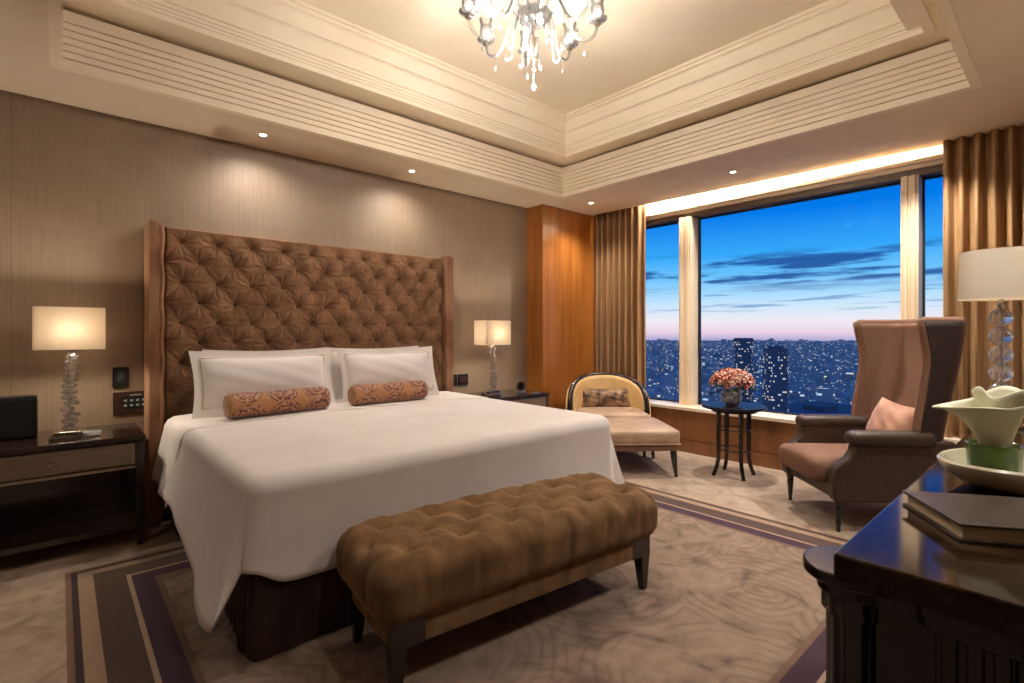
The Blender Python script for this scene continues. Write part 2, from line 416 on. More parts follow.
def paisley():
    t = NT('paisley_brocade'); p = t.add('BsdfPrincipled'); p.inputs['Roughness'].default_value = .6
    tc = t.add('TexCoord')
    sx = t.add('SeparateXYZ'); t.l(tc.outputs['Object'], sx.inputs[0]); cx_ = t.add('CombineXYZ'); t.l(sx.outputs[0], cx_.inputs[0]); t.l(t.math('ADD', sx.outputs[2], .03), cx_.inputs[1])
    vo = t.add('TexVoronoi'); vo.voronoi_dimensions = '2D'; vo.inputs['Scale'].default_value = 4.4; vo.inputs['Randomness'].default_value = .1; t.l(cx_.outputs[0], vo.inputs['Vector'])
    nz = t.add('TexNoise'); nz.inputs['Scale'].default_value = 40; nz.inputs['Detail'].default_value = 3; t.l(tc.outputs['Object'], nz.inputs['Vector'])
    r = t.math('SINE', t.math('ADD', t.math('MULTIPLY', vo.outputs['Distance'], 42.), t.math('MULTIPLY', nz.outputs[0], 16.)))
    c = t.ramp(t.math('MULTIPLY', t.math('ADD', r, 1.), .5), [(.2, srgb(96, 44, 32)), (.5, srgb(136, 84, 60)), (.85, srgb(172, 128, 96))])
    edge = t.math('GREATER_THAN', vo.outputs['Distance'], .50)
    c = t.mix(t.math('MULTIPLY', edge, .8), c, srgb(170, 118, 68))
    t.l(c, p.inputs['Base Color']); t.l(p.outputs[0], t.out.inputs[0]); p.inputs['Sheen Weight'].default_value = .3
    return t.m
M['paisley'] = paisley()
M['camo'] = mat('mottled_brown_velvet', srgb(150, 118, 84), .5, col2=srgb(72, 46, 28), scale=14, sheen=.4, contrast=(.42, .6))

def marble():
    t = NT('brown_marble'); p = t.add('BsdfPrincipled'); p.inputs['Roughness'].default_value = .09; p.inputs['Specular IOR Level'].default_value = .22
    tc = t.add('TexCoord')
    n = t.add('TexNoise'); n.inputs['Scale'].default_value = 7; n.inputs['Detail'].default_value = 8; n.inputs['Distortion'].default_value = 1.5; t.l(tc.outputs['Object'], n.inputs['Vector'])
    v = t.add('TexVoronoi', feature='DISTANCE_TO_EDGE'); v.inputs['Scale'].default_value = 9; t.l(n.outputs['Color'], v.inputs['Vector'])
    c = t.ramp(n.outputs[0], [(.3, srgb(12, 7, 4)), (.5, srgb(30, 19, 12)), (.68, srgb(54, 37, 22)), (.8, srgb(84, 62, 38))])
    c = t.mix(t.math('MULTIPLY', t.math('LESS_THAN', v.outputs[0], .012), .12), c, srgb(150, 116, 76))
    t.l(c, p.inputs['Base Color']); t.l(p.outputs[0], t.out.inputs[0]); return t.m
M['marble'] = marble()

# ------------------------------------------------------------------ the room
H = 2.80; WY = 4.43; WX = 5.10; NY = -.42; BX = -2.2
TX0, TX1, TY0, TY1 = .01, 4.14, .445, 3.81     # tray opening
struct('floor', MB().box(BX, 5.5, NY-.1, WY+.1, -.06, 0), M['carpet'])
struct('wall_left', MB().box(BX-.1, 5.55, WY, WY+.12, 0, 3.6), M['wallpaper'])
struct('wall_front', MB().box(BX-.12, BX, NY-.1, WY, 0, 3.6), M['wallpaper'])
struct('wall_back', MB().box(BX-.1, 5.55, NY-.12, NY, 0, 3.6), M['wallpaper'])
kw = MB().box(WX, 5.5, NY, WY, .13, .455)
for y in (3.95, 2.72, 1.5, .28):
    kw.box(WX-.004, WX, y-.6, y+.6, .14, .452)
struct('wall_right', kw, M['kneewood'], bevel=.002)
struct('baseboard_right', MB().box(WX-.008, WX+.2, NY, WY, 0, .128), M['kneewood'], bevel=.002)
struct('baseboard_left', MB().box(BX, 4.17, WY-.014, WY, 0, .12), M['darkwood'], bevel=.003)

# ceiling: soffit ring, tray, upper ceiling
edge = lambda y: 5.06 + (4.15-y)*.057
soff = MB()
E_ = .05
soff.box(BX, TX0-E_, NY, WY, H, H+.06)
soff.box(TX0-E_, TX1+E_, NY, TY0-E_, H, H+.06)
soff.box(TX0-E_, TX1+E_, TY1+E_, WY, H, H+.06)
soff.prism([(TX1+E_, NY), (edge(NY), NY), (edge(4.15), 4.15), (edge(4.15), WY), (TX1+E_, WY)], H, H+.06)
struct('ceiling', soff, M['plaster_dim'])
up = MB()
up.box(BX, 5.55, NY, WY, 3.46, 3.56)
struct('ceiling', up, M['plaster'])

def ring(name, prof, x0, x1, y0, y1, mt):
    """prof: list of (inset, z), swept round a rectangle with mitred corners"""
    vs = []; fs = []; n = len(prof)
    for c in range(4):
        for i, z in prof:
            x = (x0+i, x1-i, x1-i, x0+i)[c]; y = (y0+i, y0+i, y1-i, y1-i)[c]
            vs.append((x, y, z))
    for c in range(4):
        d = (c+1) % 4
        for k in range(n):
            k2 = (k+1) % n
            fs.append((c*n+k, d*n+k, d*n+k2, c*n+k2))
    return struct(name, MB().add(vs, fs), mt, smooth=30)
# lower reeded cornice
lp = [(-.052, 2.8), (0, 2.8), (0, 2.842)]
z = 2.842
for k in range(5):
    lp += [(-.018, z+.002), (-.018, z+.011), (-.002, z+.014), (-.002, z+.040)]
    z += .041
lp += [(-.018, z+.002), (-.018, z+.011), (0, z+.014), (0, z+.075), (-.052, z+.075)]
ztop = z+.075
ring('trim_1', lp, TX0, TX1, TY0, TY1, M['plaster'])
# recess between the two cornices
Z2 = 3.125
ring('ceiling', [(-.16, Z2+.02), (.26, Z2+.02), (.26, Z2+.06), (-.16, Z2+.06)], TX0, TX1, TY0, TY1, M['plaster'])
ring('trim_2', [(-.12, 2.862), (-.06, 2.862), (-.06, Z2+.02), (-.12, Z2+.02)], TX0, TX1, TY0, TY1, M['plaster'])
# upper stepped cornice
upf = [(-.05, Z2-.02), (0, Z2-.02), (0, Z2+.012), (.008, Z2+.016), (.008, Z2+.03), (.018, Z2+.033), (.018, Z2+.05), (.026, Z2+.054), (.026, Z2+.072),
       (.040, Z2+.078), (.040, Z2+.105)]
for k in range(7):
    a = k/6*PI/2; upf.append((.042+.035*(1-math.cos(a)), Z2+.112+.075*math.sin(a)))
upf += [(.085, Z2+.192), (.085, Z2+.208)]
for k in range(7):
    a = k/6*PI/2; upf.append((.087+.04*(1-math.cos(a)), Z2+.212+.075*math.sin(a)))
upf += [(.132, Z2+.292), (.132, Z2+.31), (.145, Z2+.314), (.145, 3.46), (-.05, 3.46)]
ring('trim_3', upf, .216, TX1-.27, TY0+.18, TY1-.29, M['plaster'])

# wood clad column between bed alcove and window
struct('trim_4', MB().box(4.19, 5.16, 4.16, WY, 0, H), M['column'], bevel=.004)

# window bay: head, mullions, sill, panes, curtain pocket
struct('trim_5', MB().box(5.30, 5.55, NY, WY, 2.725, 2.98).box(5.0, 5.55, NY, WY, 2.94, 3.0), M['white_gloss'])
struct('trim_6', MB().box(5.23, 5.5, NY, WY, 2.69, 2.725).box(5.26, 5.5, NY, WY, 2.655, 2.69), M['white_gloss'], bevel=.004)
struct('trim_7', MB().box(5.30, 5.5, NY, WY, 2.60, 2.655), M['dark_frame'], bevel=.003)
sl = MB().box(WX-.022, 5.5, NY, WY, .455, .49)
struct('trim_8', sl, M['sill'], bevel=.004)
win = [(3.03, WY), (1.0, 2.88), (NY, .88)]
for i, (y0, y1) in enumerate(win):
    fr = MB().box(5.40, 5.44, y0, y0+.012, .49, 2.60).box(5.40, 5.44, y1-.012, y1, .49, 2.60).box(5.40, 5.44, y0, y1, .49, .502).box(5.40, 5.44, y0, y1, 2.588, 2.60)
    w = struct('window_%d' % (i+1), fr, M['gasket'])
    p = MB().box(5.418, 5.424, y0+.01, y1-.01, .50, 2.59).build('pane', M['pane'], w)
for i, (y0, y1) in enumerate(((2.89, 3.03), (.88, 1.0))):
    mu = MB().box(5.24, 5.45, y0, y1, .49, 2.60)
    mu.box(5.228, 5.24, y0+.018, y0+.05, .49, 2.60).box(5.228, 5.24, y1-.05, y1-.018, .49, 2.60)
    struct('trim_%d' % (9+i), mu, M['white_gloss'], bevel=.003)

# ------------------------------------------------------------------ curtains
def curtain(name, label, y0, y1, seed, dens=.088):
    rnd = random.Random(seed)
    n = max(3, int(round((y1-y0)/dens)))
    ph = [rnd.uniform(-.22, .22) for _ in range(n+2)]; am = [rnd.uniform(.040, .050) for _ in range(n+2)]
    def fn(u, v):
        y = y0 + (y1-y0)*u; k = u*n; i = int(min(k, n-1e-6))
        f = k-i
        a = am[i]*(1-f) + am[i+1]*f
        p = ph[i]*(1-f) + ph[i+1]*f
        low = 1-v
        w = math.sin(2*PI*k + p + .5*low*math.sin(k*1.7))
        w = math.copysign(abs(w)**.75, w)
        return (5.165 + a*w*(.85+.15*low) + .004*math.sin(9*v+k), y + .012*low*math.sin(2.1*k), .492 + (2.90-.492)*v)
    o = MB().grid(n*14+1, 26, fn).build(name, M['curtain'], smooth=80, solid=.004)
    return tag(o, label, 'curtain')
curtain('curtain', 'bronze silk curtain in deep folds between wood column and window', 3.43, 4.15, 3)
curtain('curtain', 'bronze silk curtain in deep folds behind table lamp and wingback armchair', -.36, .715, 5)

# ------------------------------------------------------------------ downlights
dls = [((1.147, 4.12), 'small recessed ceiling downlight above left half of tufted headboard'),
       ((2.432, 4.12), 'small recessed ceiling downlight above right half of tufted headboard'),
       ((4.572, 3.757), 'small recessed ceiling downlight in front of the wood column'),
       ((4.679, 2.153), 'small recessed ceiling downlight before the middle of the window')]
for (x, y), lab in dls:
    t = thing('ceiling_downlight', lab, 'ceiling light', (x, y, H), 0, 'recessed downlights')
    MB().lathe([(.024, -.001), (.030, -.004), (.036, -.004), (.038, 0)], 28).lathe([(.024, -.001), (.024, .0)], 28).build('trim_ring', M['white_gloss'], t)
    MB().lathe([(1e-7, -.0025), (.024, -.0015)], 24).build('lens', M['downlight'], t)

# ------------------------------------------------------------------ tufting
def tuft(x, z, dx, dz, A, seed=0, wr=.25):
    """diamond tufting height (0 at the buttons, about A between); buttons at integer sums of the half-lattice"""
    p = x/dx + z/dz; q = x/dx - z/dz      # buttons where p and q are integers
    crease = (abs(math.sin(PI*p)) * abs(math.sin(PI*q)))**.5
    cl = min(abs(math.sin(PI*p)), abs(math.sin(PI*q)))
    # nearest button
    pi_, qi = round(p), round(q)
    best = 9
    for a in (pi_-1, pi_, pi_+1):
        for b in (qi-1, qi, qi+1):
            bx = (a+b)/2*dx; bz = (a-b)/2*dz
            d = math.hypot(x-bx, z-bz)
            if d < best: best = d; ux, uz, ia, ib = x-bx, z-bz, a, b
    rr = min(dx, dz)*.5
    dome = 1-.72*math.exp(-(best/(rr*.40))**1.6)-.28*math.exp(-(best/(rr*.13))**2)
    th = math.atan2(uz, ux) + +.10*math.sin(ia*5.1+ib*3.3+best*40)
    w = math.sin(9*th + ia*2.3 + ib*1.1)*.5 + math.sin(14*th+ia*1.7-ib)*.5
    wrk = wr*w*math.exp(-((best-.5*rr)/(rr*.42))**2)*.22
    return A*(.84*dome + .16*min(1, cl*1.6)**.8*(.5+.5*crease) + wrk)

# ------------------------------------------------------------------ bed
BXC = 1.70
bed = thing('bed', 'king bed with tall brown tufted velvet headboard and dark pleated skirt', 'bed', (BXC, 3.2, 0))
o3 = lambda x, y, z: (x-BXC, y-3.2, z)
# headboard panel
hx0, hx1, hz1 = .52, 2.83, 2.04
DX, DZ = .228, .285
btn = []
def hb(u, v):
    x = hx0 + (hx1-hx0)*u; zz = .05 + (hz1-.05)*v
    lx = x-(hx0+.115); lz = zz-(hz1-.10)
    e = smoothstep(-.004, .012, hz1-zz)*smoothstep(0, .03, x-hx0)*smoothstep(0, .03, hx1-x)
    if zz > .35:
        h = tuft(lx, lz, DX, DZ, .062, wr=.42)
        if lz > -.0: h = .06*.8 + (h-.06*.8)*math.exp(-lz/.05)
    else: h = .045
    return o3(x, 4.235 - h*e, zz)
hbm = MB().grid(340, 280, hb)
hbm.box(hx0-BXC, hx1-BXC, 4.30-3.2, 4.425-3.2, .05, hz1)
hbm.grid(2, 2, lambda u, v: o3(hx0+(hx1-hx0)*u, 4.235+.07*v, hz1))
head = hbm.build('headboard', M['velvet'], bed, smooth=75)
bb = MB().ball((0, 0, 0), .012, 12, 6, (1, .5, 1))
nb = 0; proto = None
for j in range(-7, 1):
    for i in range(-1, 24):
        x = hx0+.115 + i*DX/2; zz = hz1-.10 + j*DZ/2
        if (i+j) % 2: continue
        if x < hx0+.02 or x > hx1-.02 or zz < .9: continue
        if proto is None:
            proto = bb.build('button', mat('button_velvet_shaded', srgb(66, 44, 30), .8, spec=.1), head); b = proto  # velvet darkened to paint in the shade of the tufting dimples
        else:
            b = proto.copy(); link(b, head)
        b.location = o3(x, 4.233, zz); nb += 1
for sx, xa, xb in ((-1, .44, .52), (1, 2.83, 2.915)):
    w = MB().rbox((xa+xb)/2-BXC, (4.13+4.425)/2-3.2, 1.035, xb-xa, .295, 2.05, .016, .05)
    wo = w.build('headboard_wing', M['velvet_wing'], bed, smooth=60)
    # scalloped inner piping edge of the wing, pulled in by the tufting
    xi = xb-.006 if sx < 0 else xa+.006
    MB().tube([(xi-BXC+.004*sx*math.sin((zz-.3)*2*PI/.285), 4.135-3.2, zz) for zz in np.linspace(.05, 2.03, 90)], .013, 8).build('piping', M['velvet_wing'], wo)
# base and mattress
MB().box(.60-BXC, 2.80-BXC, 2.20-3.2, 4.13-3.2, .04, .36).build('bed_base', M['skirt'], bed)
MB().rbox(0, 3.185-3.2, .54, 2.2, 1.93, .34, .08, .1).build('mattress', M['mattress'], bed)
for lx in (.7, 2.7):
    for ly in (2.3, 4.0):
        MB().taper((lx-BXC, ly-3.2, 0), (lx-BXC, ly-3.2, .05), .05, .06).build('leg', M['legdark'], bed)
# pleated skirt
def skirt_path():
    pts = []
    x0, x1, yf, yh, r = .572, 2.828, 2.165, 4.12, .03
    L = [(x0, yh), (x0, yf+r)] ; n = 130
    for k in range(n): pts.append((x0, yh+(yf+r-yh)*k/n, -1, 0))
    for k in range(8): a = PI + PI/2*k/8; pts.append((x0+r+r*math.cos(a), yf+r+r*math.sin(a), math.cos(a), math.sin(a)))
    for k in range(n): pts.append((x0+r+(x1-x0-2*r)*k/n, yf, 0, -1))
    for k in range(8): a = -PI/2 + PI/2*k/8; pts.append((x1-r+r*math.cos(a), yf+r+r*math.sin(a), math.cos(a), math.sin(a)))
    for k in range(n+1): pts.append((x1, yf+r+(yh-yf-r)*k/n, 1, 0))
    return pts
sp = skirt_path()
def skf(u, v):
    i = int(round(u*(len(sp)-1))); x, y, nx, ny = sp[i]
    s = i*.0162
    pleat = .010*(abs(math.sin(s*PI/.085))**.5)*(1-v*.6) + .006*(1-v)*math.sin(s*7)
    return (x+nx*pleat-BXC, y+ny*pleat-3.2, .004+v*.40)
MB().grid(len(sp), 8, skf).build('bed_skirt', M['skirt'], bed, smooth=70)

# bedding ------------------------------------------------------
def drape(x0, x1, yf, yh, zt, r, hem, flare, foot=True, fold=.005, dome=.02, inset=0., off=0.):
    per = []
    rc = .08
    def seg(a, b, n, nx, ny):
        for k in range(n): per.append((a[0]+(b[0]-a[0])*k/n, a[1]+(b[1]-a[1])*k/n, nx, ny))
    if foot:
        seg((x0, yh), (x0, yf+rc), 60, -1, 0)
        for k in range(14): a = PI+PI/2*k/14; per.append((x0+rc+rc*math.cos(a), yf+rc+rc*math.sin(a), math.cos(a), math.sin(a)))
        seg((x0+rc, yf), (x1-rc, yf), 70, 0, -1)
        for k in range(14): a = -PI/2+PI/2*k/14; per.append((x1-rc+rc*math.cos(a), yf+rc+rc*math.sin(a), math.cos(a), math.sin(a)))
        seg((x1, yf+rc), (x1, yh), 60, 1, 0); per.append((x1, yh, 1, 0))
    rows = []
    NT_, NA, ND = 14, 8, 14
    tot = len(per)
    for i, (x, y, nx, ny) in enumerate(per):
        row = []
        xi, yi = x-nx*r, y-ny*r
        cy = min(max(y, yf+1.1), yh); cx = (x0+x1)/2 + (x-(x0+x1)/2)*.12
        for k in range(NT_):
            t_ = k/NT_
            px = cx+(xi-cx)*t_; py = cy+(yi-cy)*t_
            row.append((px, py, zt + dome*(1-t_**2.2) + .003*math.sin(px*7+py*3)*math.sin(py*6)))
        for k in range(NA+1):
            a = PI/2*k/NA
            row.append((xi+nx*r*math.sin(a), yi+ny*r*math.sin(a), zt-r*(1-math.cos(a))))
        hz = hem(i, x, y); fl = flare(i, x, y)
        for k in range(1, ND+1):
            t_ = k/ND
            e = fl*t_**1.15 + fold*t_*math.sin(i*.33)*math.sin(i*.071+1)
            row.append((x+nx*e, y+ny*e, zt-r + (hz-(zt-r))*t_))
        rows.append(row)
    mb = MB(); nv = len(rows[0])
    vs = [p for rw in rows for p in rw]
    fs = [(i*nv+j, (i+1)*nv+j, (i+1)*nv+j+1, i*nv+j+1) for i in range(len(rows)-1) for j in range(nv-1)]
    mb.add(vs, fs)
    # centre strip closing the top between the two half fans
    return mb, rows
x0, x1, yf = .535, 2.865, 2.150
def cdist(x, y):
    return min(math.hypot(x-x0, y-yf), math.hypot(x-x1, y-yf))
hemf = lambda i, x, y: (min(.37, .185+.165*(y-yf)) if y > yf+.04 else (.29 + .09*math.exp(-(cdist(x, y)/.09)**2) if x < 1.7 else .29 - .11*math.exp(-(cdist(x, y)/.06)**2)))
flf = lambda i, x, y: (.095 + .05*math.exp(-(cdist(x, y)/.30)**2) if y > yf+.04 else .012+.05*math.exp(-(cdist(x, y)/.035)**2))
cm, rows = drape(x0, x1, yf, 3.50, .725, .072, hemf, flf)
NR = len(rows)
# fill the middle: join the inner points of left/right rows
inner = [rw[0] for rw in rows]
cm.add(inner, [tuple(range(len(inner)))])
cv = cm.build('coverlet', M['linen'], smooth=80, solid=.010)
tag(cv, 'smooth white coverlet spread over the king bed and hanging down its sides', 'bedspread')
# turned-down sheet by the pillows
def sheetf(u, v):
    y = 3.49 + (4.12-3.49)*v
    # across profile
    xw0, xw1, zt, r = .525, 2.875, .731, .072
    s = u*2-1; half = (xw1-xw0)/2; c = (xw0+xw1)/2
    Lf = half - r; La = r*PI/2; Ld = .33
    T = Lf+La+Ld; d = abs(s)*T; sg = 1 if s > 0 else -1
    if d < Lf: return (c+sg*d, y, zt+.02*(1-(d/Lf)**2.2))
    if d < Lf+La: a = (d-Lf)/r; return (c+sg*(Lf+r*math.sin(a)), y, zt-r*(1-math.cos(a)))
    e = (d-Lf-La)/Ld
    return (c+sg*(half+.06*e+.012*e*math.sin(y*22)), y, zt-r-Ld*e*(1.0+.1*math.sin(y*4)))
sh = MB().grid(81, 16, sheetf).build('bed_sheet', M['linen'], smooth=80, solid=.006)
tag(sh, 'white bed sheet under the pillows at the head of the bed', 'bed sheet')

def pillow_mb(w, h, T, flange=.05):
    mb = MB()
    def f(side):
        def g(u, v):
            s = u*2-1; q = v*2-1
            x = w/2*s*(1-.045*math.cos(q*PI/2)); y = h/2*q*(1-(.085 if q > 0 else .03)*math.cos(s*PI/2))
            fu = 1-2*flange/w; fv = 1-2*flange/h
            a = max(0, 1-(abs(s)/fu)**2.6); b = max(0, 1-(abs(q)/fv)**2.6)
            t = T/2*(a*b)**.55
            t += .0035 + .004*(math.sin(s*9+q*5)*math.sin(q*7))*(a*b > 0)*min(1, a*b*3)
            return (x, side*t, y)
        return g
    mb.grid(44, 32, f(-1)); mb.grid(44, 32, f(1))
    # close rim
    return mb
def pillow(name, label, cx, y, z, w, h, T, tilt, rz, mt, cat='pillow', group=None, flange=.05, trim=False):
    t = thing(name, label, cat, (cx, y, z), 0, group)
    Mx = Matrix.Translation((0, 0, 0)) @ Matrix.Rotation(rz, 4, 'Z') @ Matrix.Rotation(tilt, 4, 'X') @ Matrix.Translation((0, 0, h/2))
    pillow_mb(w, h, T, flange).xf(Mx).build('pillow_case', mt, t, smooth=80)
    if trim:
        pts = []
        a, b = w/2-flange-.004, h/2-flange-.004
        for s, q in [(k/12*2-1, -1) for k in range(12)] + [(1, k/12*2-1) for k in range(12)] + [(1-k/12*2, 1) for k in range(12)] + [(-1, 1-k/12*2) for k in range(13)]:
            x = a*s*(1-.045*math.cos(q*b/(h/2)*PI/2)); yy = b*q*(1-.06*math.cos(s*a/(w/2)*PI/2))
            pts.append(tuple(Mx @ Vector((x, -.013, yy))))
        MB().tube(pts, .0035, 6).build('trim', M['linen_trim'], t)
    return t
pg = 'large white pillows leaning on the headboard'
pillow('bed_pillow', 'white pillow mostly hidden behind the left front pillow', 1.20, 4.085, .735, .90, .45, .12, R(-6), 0, M['linen'], group=pg)
pillow('bed_pillow', 'white pillow mostly hidden behind the right front pillow', 2.06, 4.085, .735, .90, .45, .12, R(-6), 0, M['linen'], group=pg)
pillow('bed_pillow', 'large white flanged pillow standing behind the left paisley bolster', 1.12, 3.84, .742, .96, .455, .19, R(-16), 0, M['linen'], group=pg, trim=True)
pillow('bed_pillow', 'large white flanged pillow standing behind the right paisley bolster', 2.10, 3.84, .742, .90, .455, .19, R(-16), 0, M['linen'], group=pg, trim=True)

def bolster(label, x0_, x1_, y0_, y1_, z, r):
    c = ((x0_+x1_)/2, (y0_+y1_)/2, z)
    L = math.hypot(x1_-x0_, y1_-y0_); rz = math.atan2(y1_-y0_, x1_-x0_)
    t = thing('bolster', label, 'bolster cushion', (c[0], c[1], c[2]-r), rz, 'paisley bolsters on the bed')
    mb = MB()
    n = 40
    def f(u, v):
        s = v*2-1
        e = max(0, (abs(s)*L/2-(L/2-.03))/.03)
        rr = r*(1-.16*e**2.2)*(1+.012*math.sin(9*v+2))
        a = 2*PI*u
        return (s*L/2, rr*math.cos(a), r+rr*math.sin(a)*(1.0 if math.sin(a) > 0 else .97))
    mb.grid(n, 40, f, closed_u=True).build('bolster_cover', M['paisley'], t, smooth=80)
    for sx in (-1, 1):
        cap = MB().lathe([(1e-7, .006), (.008, .007), (.02, .002), (r*.5, .001), (r*.84, 0)], 32)
        cap.xf(Matrix.Translation((sx*L/2, 0, r)) @ Matrix.Rotation(sx*PI/2, 4, 'Y'))
        cap.build('end_cap', M['paisley'], t)
    return t
bolster('brown paisley bolster lying in front of the left white pillows', .79, 1.45, 3.62, 3.66, .745+.085, .083)
bolster('brown paisley bolster lying in front of the right white pillows', 1.63, 2.27, 3.63, 3.66, .745+.083, .081)

# ------------------------------------------------------------------ bench
bn = thing('bed_bench', 'long brown velvet button-tufted bench at the foot of the bed', 'bench', (1.575, 1.757, 0), R(-6))
BL, BW = 1.50, .54
bdx, bdy = .232, .26
def bdisp(x, y, z, n):
    top = max(0, n.z)
    h = tuft(x, y, bdx, bdy, .054, wr=.2)-.044
    edge_ = smoothstep(0, .05, BW/2-abs(y))*smoothstep(0, .06, BL/2-abs(x))
    d = h*top*(.35+.65*edge_) + .016*(1-(x/(BL/2))**2)*top
    side = 1-top
    if abs(n.y) > abs(n.x):
        fy = -.5 if (round((BW/2)/(bdy/2)) % 2) else 0
        d += side*(-.014*math.exp(-(((x/bdx) % 1 - .5)/.07)**2) + .006)*smoothstep(-.16, .05, z)
    else:
        d += side*(-.008*math.exp(-(((y/bdy) % 1 - .5)/.06)**2) + .004)*smoothstep(-.16, .05, z)
    return d
cu = MB().rbox(0, 0, .375, BL, BW, .235, .085, .014, bdisp).build('seat_cushion', M['bench'], bn, smooth=80)
bbm = MB().ball((0, 0, 0), .012, 12, 6, (1, 1, .5)); proto = None
for j in range(-1, 2):
    for i in range(-6, 7):
        if (i+j) % 2: continue
        x, y = i*bdx/2, j*bdy/2
        if abs(x) > BL/2-.06: continue
        if proto is None: proto = bbm.build('button', M['bench'], cu); b = proto
        else: b = proto.copy(); link(b, cu)
        b.location = (x, y, .466+.016*(1-(x/(BL/2))**2))
MB().box(-.69, .69, -.23, .23, .178, .285).build('seat_rail', M['bench'], bn, bevel=.006)
for sx in (-1, 1):
    for sy in (-1, 1):
        lg = MB().taper((sx*.665, sy*.205, 0), (sx*.66, sy*.20, .19), .032, .062)
        lg.box(min(sx*.692, sx*.56), max(sx*.692, sx*.56), min(sy*.231, sy*.19), max(sy*.231, sy*.19), .176, .272)
        lg.build('leg', M['legdark'], bn, bevel=.003)

# ------------------------------------------------------------------ nightstands
def nightstand(label, x0, x1, yf, ht):
    cx = (x0+x1)/2; t = thing('nightstand', label, 'nightstand', (cx, 0, 0), 0)
    w = (x1-x0)/2; yb = 4.405
    t.location.y = (yf+yb)/2; d = (yb-yf)/2
    MB().box(-w, w, -d, d, ht-.03, ht).build('top', M['darkwood'], t, bevel=.004)
    MB().box(-w+.02, w-.02, -d+.035, d-.01, ht-.20, ht-.03).build('apron', M['darkwood'], t, bevel=.003)
    MB().box(-w+.035, w-.035, -d+.02, -d+.035, ht-.20, ht-.185).build('rail', M['silver'], t)
    dr = MB().box(-w+.05, w-.05, -d+.012, -d+.036, ht-.175, ht-.045)
    dr.box(-w+.065, w-.065, -d+.007, -d+.012, ht-.165, ht-.055)
    drw = dr.build('drawer', M['greywood'], t, bevel=.003)
    k = MB().lathe([(.005, 0), (.005, .012), (.012, .016), (.014, .022), (.010, .028), (1e-7, .030)], 20)
    k.xf(Matrix.Translation((0, -d+.007, ht-.11)) @ Matrix.Rotation(PI/2, 4, 'X')).build('knob', M['chrome'], drw)
    MB().box(-w+.02, w-.02, -d+.02, d-.01, .10, .135).build('shelf', M['darkwood'], t, bevel=.003)
    MB().box(-w+.03, w-.03, d-.03, d-.012, .135, ht-.2).build('back_panel', M['darkwood'], t)
    MB().box(-w+.004, -w+.026, -d+.03, d-.012, .12, ht-.03).build('side_panel', M['darkwood'], t)
    for sx in (-1, 1):
        for sy in (-1, 1):
            MB().taper((sx*(w-.027), sy*(d-.03), 0), (sx*(w-.030), sy*(d-.03), ht-.03), .032, .046).build('leg', M['darkwood'], t, bevel=.003)
    return t
nightstand('dark wood nightstand with silver-grey drawer left of the bed', -.475, .395, 3.83, .675)
nightstand('dark wood nightstand right of the bed beside the wood column', 3.10, 4.00, 3.86, .65)

def rect_shade(w, d, h, zb):
    m = MB(); th = .003
    for sx in (-1, 1):
        m.box(sx*w/2-(th if sx > 0 else 0), sx*w/2+(th if sx < 0 else 0), -d/2, d/2, zb, zb+h)
        m.box(-w/2+th, w/2-th, sx*d/2-(th if sx > 0 else 0), sx*d/2+(th if sx < 0 else 0), zb, zb+h)
    return m
def bedside_lamp(label, x, y, z, seed, sw=.33):
    rnd = random.Random(seed)
    t = thing('table_lamp', label, 'table lamp', (x, y, z), 0, 'lit crystal bedside lamps')
    MB().box(-.075, .075, -.06, .06, 0, .028).build('base', M['chrome'], t, bevel=.003)
    MB().tube([(0, 0, .028), (0, 0, .60)], .005, 8).build('pole', M['chrome'], t)
    zz = .03
    k = 0
    while zz < .50:
        h = rnd.uniform(.030, .040); n = rnd.choice((6, 7, 8)); r = rnd.uniform(.038, .052)*(1-.25*zz/.5)
        ox, oy = rnd.uniform(-.012, .012), rnd.uniform(-.01, .01)
        a0 = rnd.uniform(0, 3)
        m = MB().lathe([(.006, 0), (r*.72, .002), (r, h*.45), (r*.92, h*.62), (r*.55, h-.004), (.006, h-.002)], n, (ox, oy, zz), a0=a0)
        m.build('crystal', M['crystal'], t, smooth=5)
        zz += h; k += 1
    MB().lathe([(.012, .508), (.014, .53), (.010, .56), (.016, .575), (.016, .60)], 20).build('socket', M['chrome'], t)
    MB().ball((0, 0, .64), .03, 16, 10, (1, 1, 1.2)).build('bulb', M['bulb'], t)
    s = rect_shade(sw, .21, .255, .525).build('lamp_shade', M['shade'], t)
    MB().tube([(-sw/2+.003, 0, .60), (sw/2-.003, 0, .60)], .002, 6).tube([(0, -.102, .60), (0, .102, .60)], .002, 6).build('shade_carrier', M['chrome'], s)
    return t
bedside_lamp('lit table lamp with crystal stem on left nightstand', .045, 4.12, .675, 2)
bedside_lamp('lit table lamp with crystal stem on right nightstand', 3.40, 4.12, .65, 9)

